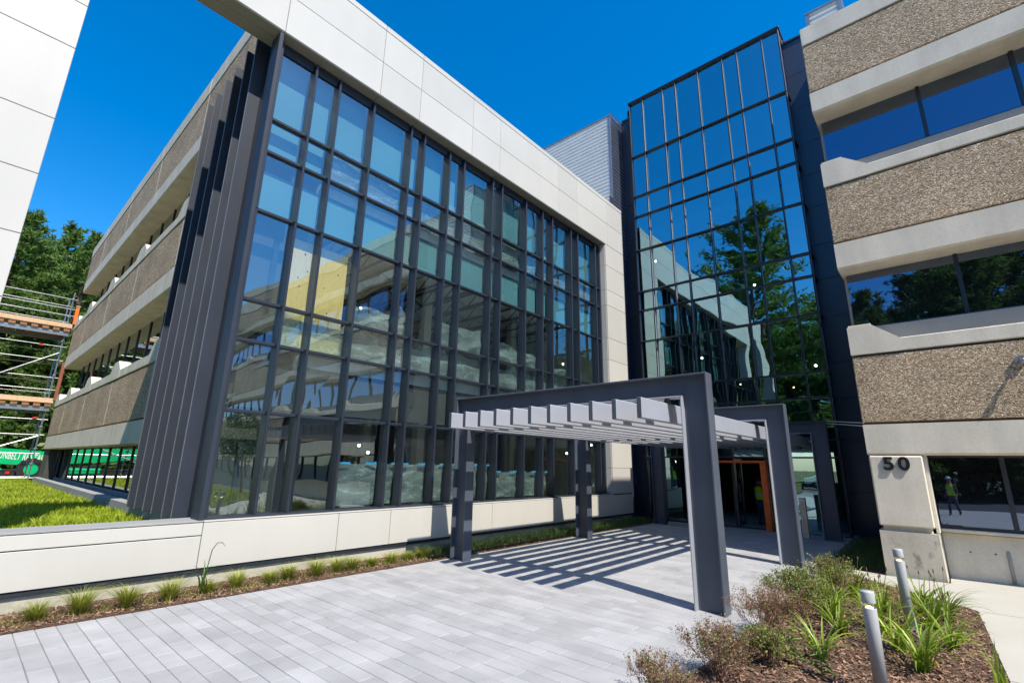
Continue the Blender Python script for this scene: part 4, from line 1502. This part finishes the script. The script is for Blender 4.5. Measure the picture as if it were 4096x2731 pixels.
MB().tube([(-7.24, 2.40, 0), (-7.25, 2.42, 0.3), (-7.26, 2.45, 0.52), (-7.26, 2.50, 0.60), (-7.26, 2.56, 0.60), (-7.26, 2.60, 0.55)], [0.008, 0.007, 0.006, 0.006, 0.005, 0.002], 5).build('stem', 'shade_grass', t)
strap_clump((-7.24, 2.41, 0.10), 14, 0.36, 0.010, 91, spread=1.2, up=1.0).build('leaves', 'shade_grass', t)

# ================================================================== TREES
def make_pine(seed, h, rad, name='pine_tree', org=(0, 0, 0), label='', base=0.18, dens=1.0, keep=1.0):
    r_ = random.Random(seed)
    t = root(name, org, label, 'tree', 'pines around the buildings')
    ox, oy, oz = org
    mb = MB()
    pts, rs = [], []
    for k in range(9):
        q = k / 8
        pts.append((ox + 0.15 * math.sin(q * 3 + seed), oy + 0.15 * math.cos(q * 2.5 + seed), oz + h * q))
        rs.append(0.028 * h * (1 - q) ** 0.8 * 0.6 + 0.02)
    mb.tube(pts, rs, 8)
    mb.build('trunk', 'bark', t, True)
    V, F = [], []
    nb = int(80 * dens)
    bmb = MB()
    for i in range(nb):
        q = base + (1 - base) * (i + r_.random()) / nb
        z = oz + h * q * 0.985
        prof = math.sin(min(1, (1 - q) / (1 - base) * 1.25 + 0.10) * 1.57) * (0.55 + 0.6 * r_.random())
        L = rad * prof
        if L < 0.25: L = 0.25
        a_ = i * 2.39996 + r_.gauss(0, 0.4)
        el = 0.05 + 0.75 * q ** 2 + r_.gauss(0, 0.14)
        p = Vector((ox, oy, z))
        d = Vector((math.cos(a_) * math.cos(el), math.sin(a_) * math.cos(el), math.sin(el)))
        ln = [tuple(p)]
        nc = max(5, int(L * 7))
        for k in range(nc):
            s = (k + 1) / nc
            d.z += 0.35 / nc * (1 if s > 0.4 else -0.3)
            d.normalize()
            p = p + d * (L / nc)
            ln.append(tuple(p))
            if s < 0.28:
                continue
            for _ in range(3):
                off = Vector((r_.gauss(0, 0.13), r_.gauss(0, 0.13), r_.gauss(0.05, 0.07))) * (0.6 + L * 0.32) * (0.4 + s)
                c = p + off
                for _n in range(9):
                    u = Vector((r_.gauss(d.x * 0.5, 0.75), r_.gauss(d.y * 0.5, 0.75), r_.gauss(0.45, 0.5))).normalized()
                    w = u.cross(Vector((r_.gauss(0, 1), r_.gauss(0, 1), r_.gauss(0, 1))))
                    if w.length < 1e-3: continue
                    w = w.normalized() * r_.uniform(0.03, 0.065)
                    Ln = r_.uniform(0.22, 0.46)
                    n0 = len(V)
                    V += [tuple(c - w), tuple(c + w), tuple(c + u * Ln)]
                    F.append((n0, n0 + 1, n0 + 2))
        bmb.tube(ln[::3] + [ln[-1]], [0.05 * (1 - 0.8 * k / (len(ln[::3]))) * (0.4 + L * 0.16) for k in range(len(ln[::3]) + 1)], 4, caps=False)
    bmb.build('limbs', 'bark', t)
    tri_object('crown', V, F, 'pine_needles', t)
    return t


pineA = make_pine(1, 18.0, 3.8, org=(-46, 4.1, 0), label='tall dark pine beside the left white frame leg', base=0.10, dens=1.25)
pineB = make_pine(2, 19.0, 4.4, org=(-48, 0.4, 0), label='pine with an open top seen over the scaffold', base=0.12, dens=1.25)
pineC = make_pine(3, 13.0, 4.0, org=(-47, -1.5, 0), label='broad pine low behind the scaffold', base=0.04, dens=1.4)


def put(src, x, y, sc_, rz, label, z=0):
    c = copy_tree(src)
    c.location = Vector((x, y, z)) * S
    c.scale = (sc_,) * 3
    c.rotation_euler.z = rz
    c['label'] = label
    return c


left_spots = [(pineB, -55, 3.2, 1.12, 1.0, 'pine rising in the middle of the far woods'), (pineA, -50, 1.9, 0.95, 2.2, 'dark pine behind the upper scaffold rails'),
              (pineC, -46, -3.0, 1.3, 0.7, 'wide pine behind the scaffold hidden partly by the white leg'), (pineA, -58, 5.6, 1.22, 4.0, 'slender pine at the roof corner of the concrete wing'),
              (pineC, -45, 3.8, 0.75, 3.3, 'short bushy pine between scaffold decks'), (pineB, -60, 0.5, 1.2, 5.2, 'tall pine deep in the left woods'),
              (pineC, -45.5, 1.0, 0.95, 1.9, 'bushy pine near the green machine'), (pineA, -64, 3.0, 1.2, 0.3, 'pine filling the gap in the far woods'),
              (pineC, -42.5, 2.8, 0.5, 2.9, 'low bushy pine right behind the scaffold posts'), (pineB, -66, 6, 1.2, 2.5, 'pale far pine at the back of the woods'),
              (pineC, -44, 6.0, 1.0, 4.4, 'bushy pine against the end of the concrete wing')]
for a_ in left_spots:
    put(*a_)
# woods across the lot: mirrored in the tower and in the dark windows
make_pine(11, 25.0, 5.8, org=(-10.9, -14.0, 0), label='big plumed pine mirrored in the tower glass', base=0.36, dens=1.5)
rb = random.Random(21)
k = 0
for row, (yv0, st, hs_) in enumerate(((-27, 3.6, 1.0), (-34, 3.9, 1.15))):
    for x in np.arange(-36, 46, st):
        src = (pineA, pineB, pineC)[(k + row) % 3]
        yv = yv0 + rb.uniform(-2.5, 2.5)
        if -22 < x < -4:
            yv -= 6
        h = rb.uniform(0.85, 1.1) * hs_ * (1.35 if src is pineC else 1.0)
        put(src, x + rb.uniform(-1, 1), yv, h, rb.uniform(0, 6), 'one of the pines across the lot, seen only as mirrored green in the glass')
        k += 1
for x in np.arange(-14, 34, 4.5):
    put(pineC, x + rb.uniform(-1, 1), -21 + rb.uniform(-2, 2), rb.uniform(0.45, 0.7), rb.uniform(0, 6), 'one of the pines across the lot, seen only as mirrored green in the glass')

def thicket(name, label, n, fx, seed, mat='pine_needles'):
    r_ = np.random.default_rng(seed)
    P = np.array([fx(r_) for _ in range(n)])
    u = r_.normal(0, 1, (n, 3))
    u /= np.linalg.norm(u, axis=1)[:, None]
    w = np.cross(u, r_.normal(0, 1, (n, 3)))
    w /= np.linalg.norm(w, axis=1)[:, None]
    L = r_.uniform(0.18, 0.42, n)[:, None]
    q = np.stack([P, P + u * L * 0.5 + w * L * 0.3, P + u * L, P + u * L * 0.5 - w * L * 0.3], 1).reshape(-1, 3)
    tag(tri_object(name, q, np.arange(4 * n).reshape(-1, 4), mat), label, 'undergrowth', kind='stuff')


thicket('undergrowth', 'dark undergrowth below the pines across the lot', 26000,
        lambda q: (q.uniform(-45, 50), q.normal(-29, 2.5), abs(q.normal(0, 1.7))), 31)
thicket('undergrowth', 'green undergrowth below the pines behind the scaffold', 14000,
        lambda q: (min(-40.2, q.normal(-44, 1.8)), q.uniform(-14, 9), 0.4 + abs(q.normal(0, 1.5))), 32, 'broad_leaf')

# white pickup parked behind the camera, mirrored low in the tower glass
tk_ = root('pickup_truck', (-5.2, -13.5, 0), 'white pickup truck mirrored in the entrance glass beside the orange frame', 'truck')
ty0, ty1 = -14.3, -12.75
side = [(0.42, -7.9), (0.42, -2.6), (0.80, -2.55), (0.95, -2.75), (1.0, -3.9), (1.52, -4.45), (1.56, -5.9), (1.0, -6.05), (0.98, -7.95)]
MB().extr(side, 1, ty0 + 0.06, ty1 - 0.06).build('body', 'white_paint', tk_)
for yy in (ty0 + 0.05, ty1 - 0.052):
    for wx in ([(1.02, -4.05), (1.02, -4.95), (1.47, -4.95), (1.47, -4.5)], [(1.02, -5.02), (1.02, -5.85), (1.46, -5.80), (1.47, -5.02)]):
        MB().extr(wx, 1, yy - 0.006, yy + 0.012).build('window', 'glass_dark', tk_)
    for wx in (-3.55, -6.95):
        wo = MB().extr([(0.36 + 0.36 * math.cos(q_), wx + 0.36 * math.sin(q_)) for q_ in np.linspace(0, 6.28, 25)[:-1]], 1, yy - 0.05, yy + 0.10).build('wheel', 'rubber', tk_)
        MB().extr([(0.36 + 0.2 * math.cos(q_), wx + 0.2 * math.sin(q_)) for q_ in np.linspace(0, 6.28, 19)[:-1]], 1, yy - 0.056, yy + 0.106).build('rim', 'galv', wo)
    box('door_handle', 'dark_metal', -4.95, -4.80, yy - 0.02, yy + 0.02, 0.88, 0.91, tk_)
for yy in (ty0 + 0.12, ty1 - 0.32):
    box('headlight', 'glass_lens', -2.60, -2.57, yy, yy + 0.2, 0.70, 0.80, tk_)
box('bumper', 'galv', -2.60, -2.48, ty0 + 0.02, ty1 - 0.02, 0.40, 0.52, tk_)
box('bumper', 'galv', -8.02, -7.90, ty0 + 0.02, ty1 - 0.02, 0.42, 0.54, tk_)

# young broadleaf tree mirrored in the first bay
t = root('young_tree', (8.0, 8.2, 0), 'young leafy tree mirrored low in the corner pane', 'tree')
MB().tube([(8, 8.2, 0), (8.02, 8.22, 0.9), (8.0, 8.25, 1.9), (8.05, 8.2, 2.7)], [0.06, 0.05, 0.035, 0.015], 7).build('trunk', 'bark', t, True)
r_ = random.Random(4)
V, F = [], []
for _ in range(4200):
    while True:
        p = Vector((r_.uniform(-1, 1), r_.uniform(-1, 1), r_.uniform(-1, 1)))
        if 0.25 < p.length < 1 and noise.noise(p * 2.3) > -0.12:
            break
    p = Vector((8 + p.x * 0.95, 8.2 + p.y * 0.95, 2.6 + p.z * 1.15))
    u = Vector((r_.gauss(0, 1), r_.gauss(0, 1), r_.gauss(-0.2, 0.7))).normalized() * r_.uniform(0.06, 0.12)
    w = u.cross(Vector((r_.gauss(0, 1), r_.gauss(0, 1), r_.gauss(0, 1)))).normalized() * 0.03
    n0 = len(V)
    V += [tuple(p), tuple(p + u * 0.5 + w), tuple(p + u), tuple(p + u * 0.5 - w)]
    F.append((n0, n0 + 1, n0 + 2, n0 + 3))
tri_object('crown', V, F, 'broad_leaf', t)
mb = flat([(4.6, 4.0), (26, 4.0), (26, 8.7), (4.62, 8.7)], 0.02).build('front_lawn', 'soil_green')
structure(mb, 'grass strip before the concrete block, mirrored in the glass', 'lawn')
r = np.random.default_rng(12)
pts = np.stack([r.uniform(5, 20, 9000), r.uniform(4.1, 8.6, 9000), np.full(9000, 0.02)], 1)
tag(blades('front_grass', pts, 0.08, 0.22, 0.012, 'lawn_blade', 0.8, 13), 'grass mirrored at the foot of the corner pane', 'grass', kind='stuff')

# ================================================================== SCAFFOLD, LIFT
sf = root('scaffold', (-30, 1, 0.6), 'tube scaffold with plank decks at the end of the concrete wing', 'scaffold')
for x in (-30.0, -31.6):
    for y_ in (2.38, 0.0, -2.4, -4.8, -7.2):
        MB().tube([(x, y_, 0.55), (x, y_, 9.2)], 0.026, 8).build('standard', 'galv', sf)
        for z in (1.3, 1.95, 2.9, 4.5, 5.2, 5.9, 6.8, 8.0, 8.85):
            MB().lathe((x, y_, z), [(0.05, -0.05), (0.062, 0), (0.05, 0.05)], 8).build('coupler', 'galv', sf)
        MB().box(x - 0.09, x + 0.09, y_ - 0.09, y_ + 0.09, 0.53, 0.56).build('base_plate', 'galv', sf)
    for z in (0.72, 1.75, 2.55, 3.22, 4.55, 5.10, 5.9, 6.55, 8.05, 8.37, 8.85):
        MB().tube([(x, 2.55, z), (x, -7.4, z)], 0.020, 6).build('ledger', 'galv', sf)
for z in (3.95, 7.42):
    for y_ in (2.38, 0.0, -2.4, -4.8, -7.2):
        MB().tube([(-29.9, y_, z - 0.55), (-31.7, y_, z - 0.55)], 0.026, 6).build('transom_tube', 'galv', sf)
    for k in range(4):
        box('plank', 'plank', -30.15 - 0.4 * k, -29.77 - 0.4 * k, -7.6, 2.55, z, z + 0.05, sf)
    box('toe_board', 'plank', -29.86, -29.82, -7.6, 2.55, z + 0.055, z + 0.22, sf)
    for k in range(28):
        y_ = 2.4 - 0.36 * k
        box('deck_joist', 'rust_beam', -31.6, -29.80, y_ - 0.11, y_ + 0.11, z - 0.16, z - 0.004, sf)
    box('deck_beam', 'galv', -29.95, -29.87, -7.6, 2.5, z - 0.36, z - 0.17, sf)
    box('deck_beam', 'galv', -31.5, -31.42, -7.6, 2.5, z - 0.36, z - 0.17, sf)
for (y0, z0, y1, z1) in ((2.35, 6.25, -2.4, 2.9), (2.35, 2.5, -1.5, 0.8), (-2.4, 6.25, -7.2, 2.9), (-2.4, 2.5, -6.2, 0.7)):
    MB().tube([(-29.94, y0, z0), (-29.94, y1, z1)], 0.026, 6).build('brace', 'galv', sf)
for (y_, z) in ((1.7, 6.55), (0.55, 5.1), (2.1, 3.3)):
    box('ribbon', 'red_paint', -29.965, -29.955, y_ - 0.07, y_ + 0.07, z - 0.05, z + 0.02, sf)
o = root('corner_post', (-28.97, 2.52, 4.0), 'reddish brown steel post on the lower scaffold deck at the wing end', 'post')
MB().bbox(-29.03, -28.91, 2.46, 2.58, 4.01, 5.7, 0.01).build('shaft', 'brown_post', o)
MB().box(-29.08, -28.86, 2.42, 2.62, 4.0, 4.009).build('base_plate', 'galv', o)
o = root('safety_board', (-28.97, 2.52, 7.47), 'short orange board standing on the upper scaffold deck', 'board')
MB().bbox(-29.03, -28.91, 2.46, 2.58, 7.47, 8.3, 0.01).build('board', 'orange', o)
MB().box(-29.05, -28.89, 2.44, 2.60, 8.301, 8.34).build('cap', 'plank', o)
# timber braces
for i, (p0, p1) in enumerate((((-24, -3.5, 0.6), (-27, -3.2, 2.4)), ((-23.4, -3.6, 0.6), (-26.4, -3.3, 2.5)))):
    o = MB().bar(p0, p1, 0.12, 0.05).build('timber_prop', 'plank')
    tag(o, ('shorter' if i == 0 else 'longer') + ' raw timber prop mirrored in the wing ground floor glass', 'timber', 'timber props')

# green boom lift behind the scaffold
tl = root('boom_lift', (-37.2, -1, 0.5), 'green boom lift with white lettering parked behind the scaffold', 'boom lift')
gx = -37.2
MB().extr([(4.2, 1.02), (-4.6, 1.75), (-4.6, 2.25), (-0.5, 2.12), (0.9, 2.16), (1.6, 2.02), (2.9, 1.92), (4.2, 1.82)], 0, gx - 0.3, gx + 0.3).build('boom', 'green_paint', tl)
MB().bbox(gx - 0.9, gx + 0.7, -5.5, 3.6, 0.55, 0.95, 0.05).build('chassis', 'rubber', tl)
MB().bbox(gx - 0.7, gx + 0.5, -5.8, -2.3, 0.95, 2.1, 0.15).build('turret', 'green_paint', tl)
MB().bbox(gx + 0.1, gx + 0.72, 0.0, 1.9, 0.62, 1.02, 0.14).build('engine_cover', 'green_paint', tl)
MB().tube([(gx + 0.4, 0.2, 1.15), (gx + 0.4, 2.6, 0.75)], 0.09, 8).build('lift_cylinder', 'rubber', tl)
for y_ in (-4.6, 2.9):
    for x in (gx + 0.75, gx - 0.95):
        w = MB()
        w.extr([(y_ + 0.55 * math.cos(a_), 0.95 + 0.55 * math.sin(a_)) for a_ in np.linspace(0, 6.28, 25)[:-1]], 0, x - 0.17, x + 0.17)
        wo = w.build('wheel', 'rubber', tl)
        MB().extr([(y_ + 0.28 * math.cos(a_), 0.95 + 0.28 * math.sin(a_)) for a_ in np.linspace(0, 6.28, 17)[:-1]], 0, x - 0.18, x + 0.18).build('rim', 'green_paint', wo)
        for q in range(14):
            a_ = q * 2 * math.pi / 14
            MB().bar((x - 0.17, y_ + 0.56 * math.cos(a_), 0.95 + 0.56 * math.sin(a_)), (x + 0.17, y_ + 0.56 * math.cos(a_ + 0.15), 0.95 + 0.56 * math.sin(a_ + 0.15)), 0.09, 0.05, up=(0, math.cos(a_), math.sin(a_))).build('tread', 'rubber', wo)
box('tail_light', 'red_paint', gx + 0.70, gx + 0.73, 2.0, 2.15, 0.72, 0.85, tl)
box('decal', 'yellow_paint', gx + 0.301, gx + 0.304, 3.3, 3.6, 1.35, 1.6, tl)
text_part('lettering', 'SUNBELT RENTALS', 'white_paint', 0.50, (gx + 0.305, 1.50, 1.52), (math.radians(90), math.radians(5), math.radians(90)), tl, 0.003, bold=0.004, sx=0.44)

# ================================================================== PEOPLE
def person(label, org, facing, pose, helmet, H=1.46):
    t = root('person', org, label, 'person')
    J = {'pel': (0, 0, 0.52), 'waist': (0, 0, 0.61), 'chest': (0, 0.005, 0.72), 'neck': (0, 0.0, 0.825), 'head0': (0, -0.005, 0.875), 'head1': (0, -0.008, 0.955),
         'shL': (0.105, 0, 0.79), 'shR': (-0.105, 0, 0.79), 'hipL': (0.055, 0, 0.50), 'hipR': (-0.055, 0, 0.50)}
    J.update(pose)
    E = [('pel', 'waist'), ('waist', 'chest'), ('chest', 'neck'), ('neck', 'head0'), ('head0', 'head1'), ('chest', 'shL'), ('chest', 'shR'), ('shL', 'elL'), ('elL', 'wrL'),
         ('shR', 'elR'), ('elR', 'wrR'), ('wrL', 'hdL'), ('wrR', 'hdR'), ('pel', 'hipL'), ('pel', 'hipR'), ('hipL', 'knL'), ('knL', 'anL'), ('anL', 'toL'), ('hipR', 'knR'), ('knR', 'anR'), ('anR', 'toR')]
    names = list(J)
    rad = {'pel': (0.095, 0.07), 'waist': (0.085, 0.062), 'chest': (0.10, 0.068), 'neck': (0.036, 0.036), 'head0': (0.047, 0.055), 'head1': (0.044, 0.052), 'sh': (0.045, 0.045), 'hip': (0.062, 0.065),
           'el': (0.03, 0.03), 'wr': (0.021, 0.021), 'hd': (0.022, 0.014), 'kn': (0.043, 0.045), 'an': (0.029, 0.031), 'to': (0.027, 0.02)}
    me = bpy.data.meshes.new('tmp')
    me.from_pydata([tuple(Vector(J[n]) * H * S) for n in names], [(names.index(a_), names.index(b_)) for a_, b_ in E], [])
    tmp = bpy.data.objects.new('tmp', me)
    COL.objects.link(tmp)
    md = tmp.modifiers.new('skin', 'SKIN')
    md.use_smooth_shade = True
    for i, n in enumerate(names):
        q = rad.get(n) or rad[n[:-1]]
        sv = me.skin_vertices[0].data[i]
        sv.radius = (q[0] * H * S, q[1] * H * S)
        sv.use_root = (n == 'pel')
    ss = tmp.modifiers.new('sub', 'SUBSURF')
    ss.levels = ss.render_levels = 2
    dg = bpy.context.evaluated_depsgraph_get()
    body = bpy.data.meshes.new_from_object(tmp.evaluated_get(dg))
    bpy.data.objects.remove(tmp)
    body.materials.clear()
    for mn in ('skin', 'shirt', 'jeans', 'boot'):
        body.materials.append(MATS[mn])
    for p in body.polygons:
        z = p.center.z / (H * S)
        xx = abs(p.center.x / (H * S))
        if z < 0.075: p.material_index = 3
        elif z < 0.55 and xx < 0.15 and not (xx > 0.11 and z > 0.36): p.material_index = 2
        elif z > 0.835 or (xx > 0.11 and z < 0.60): p.material_index = 0
        else: p.material_index = 1
        p.use_smooth = True
    bo = link('body', body, t, ORG[t.name])
    # vest
    prof = [(0.102, 0.078, 0.545), (0.102, 0.078, 0.60), (0.110, 0.080, 0.68), (0.120, 0.082, 0.74), (0.100, 0.075, 0.80), (0.060, 0.055, 0.825)]
    def ring_mesh(pf, nm, mat, par, grow=0.0):
        mb_ = MB()
        v, f = [], []
        n = 20
        for a_, b_, z in pf:
            for k in range(n):
                th = 2 * math.pi * k / n
                v.append(((a_ + grow) * H * math.cos(th) + org[0], (b_ + grow) * H * math.sin(th) + org[1], z * H + org[2]))
        for i in range(len(pf) - 1):
            for k in range(n):
                k2 = (k + 1) % n
                f.append((i * n + k, i * n + k2, (i + 1) * n + k2, (i + 1) * n + k))
        return mb_.add(v, f).build(nm, mat, par, True)
    vest = ring_mesh(prof, 'vest', 'hivis', t)
    ring_mesh([(0.110, 0.083, 0.625), (0.113, 0.085, 0.655)], 'band', 'reflective', vest, 0.003)
    hc = Vector(J['head1']) * H + Vector(org)
    # face: eyes, nose, mouth, ears (front is -Y)
    hd = []
    for s in (-1, 1):
        MB().lathe((hc.x + s * 0.021 * H, hc.y - 0.050 * H, hc.z - 0.022 * H), [(0.001, -0.006), (0.006, 0), (0.001, 0.006)], 8).build('eye', 'number_black', t)
        MB().bbox(hc.x + s * 0.046 * H, hc.x + s * 0.053 * H, hc.y - 0.008 * H, hc.y + 0.012 * H, hc.z - 0.045 * H, hc.z - 0.010 * H, 0.003).build('ear', 'skin', t)
    MB().extr([(hc.y - 0.050 * H, hc.z - 0.02 * H), (hc.y - 0.068 * H, hc.z - 0.045 * H), (hc.y - 0.048 * H, hc.z - 0.05 * H)], 0, hc.x - 0.008 * H, hc.x + 0.008 * H).build('nose', 'skin', t)
    MB().bbox(hc.x - 0.018 * H, hc.x + 0.018 * H, hc.y - 0.055 * H, hc.y - 0.048 * H, hc.z - 0.068 * H, hc.z - 0.061 * H, 0.002).build('mouth', 'brown_post', t)
    hat = MB()
    pr = [(0.056 * H, -0.002), (0.056 * H, 0.012), (0.052 * H, 0.035 * H), (0.036 * H, 0.055 * H), (0.006, 0.062 * H)]
    hat.lathe((hc.x, hc.y, hc.z), pr, 18)
    if helmet:
        hat.bbox(hc.x - 0.045 * H, hc.x + 0.045 * H, hc.y - 0.085 * H, hc.y - 0.03 * H, hc.z - 0.002, hc.z + 0.008, 0.003)
    hat.build('helmet' if helmet else 'hair', 'helmet' if helmet else 'hair', t, True)
    # hands: palm and fingers
    for s in ('L', 'R'):
        w = Vector(J['hd' + s]) * H + Vector(org)
        dd = (Vector(J['hd' + s]) - Vector(J['wr' + s])).normalized()
        sd = Vector((0, 1, 0)).cross(dd).normalized() if abs(dd.y) < 0.9 else Vector((1, 0, 0))
        fw = dd.cross(sd).normalized()
        for k, L in enumerate((0.045, 0.052, 0.049, 0.038)):
            b0 = w + fw * ((k - 1.5) * 0.014)
            MB().tube([b0, b0 + dd * L * 0.5 * H, b0 + (dd * 0.85 + sd * 0.2) * L * H], [0.009, 0.008, 0.006], 6).build('finger', 'skin', t, True)
        b0 = w - dd * 0.02 * H + fw * 0.022
        MB().tube([b0, b0 + (dd * 0.6 + fw * 0.5) * 0.04 * H], [0.010, 0.007], 6).build('thumb', 'skin', t, True)
    t.rotation_euler.z = facing
    return t


walk_pose = {'elL': (0.15, 0.05, 0.64), 'wrL': (0.15, -0.02, 0.52), 'hdL': (0.148, -0.045, 0.475), 'elR': (-0.15, -0.03, 0.63), 'wrR': (-0.15, -0.10, 0.53), 'hdR': (-0.148, -0.13, 0.49),
             'knL': (0.06, -0.10, 0.29), 'anL': (0.06, -0.11, 0.045), 'toL': (0.062, -0.19, 0.022), 'knR': (-0.06, 0.03, 0.28), 'anR': (-0.06, 0.15, 0.07), 'toR': (-0.06, 0.09, 0.022)}
stand_pose = {'elL': (0.155, 0.03, 0.64), 'wrL': (0.15, -0.08, 0.56), 'hdL': (0.13, -0.14, 0.55), 'elR': (-0.15, 0.03, 0.64), 'wrR': (-0.155, -0.01, 0.51), 'hdR': (-0.155, -0.02, 0.46),
              'knL': (0.065, -0.012, 0.28), 'anL': (0.07, 0.01, 0.045), 'toL': (0.08, -0.07, 0.022), 'knR': (-0.06, -0.01, 0.28), 'anR': (-0.065, 0.015, 0.045), 'toR': (-0.08, -0.065, 0.022)}
person('person in a yellow safety vest and jeans standing inside the entrance', (-4.40, 16.3, 0.02), math.radians(150), stand_pose, False, 1.36)
person('walking person in a yellow vest and white helmet mirrored in the dark ground floor window', (0.02, -5.0, 0.0), math.radians(205), walk_pose, True)
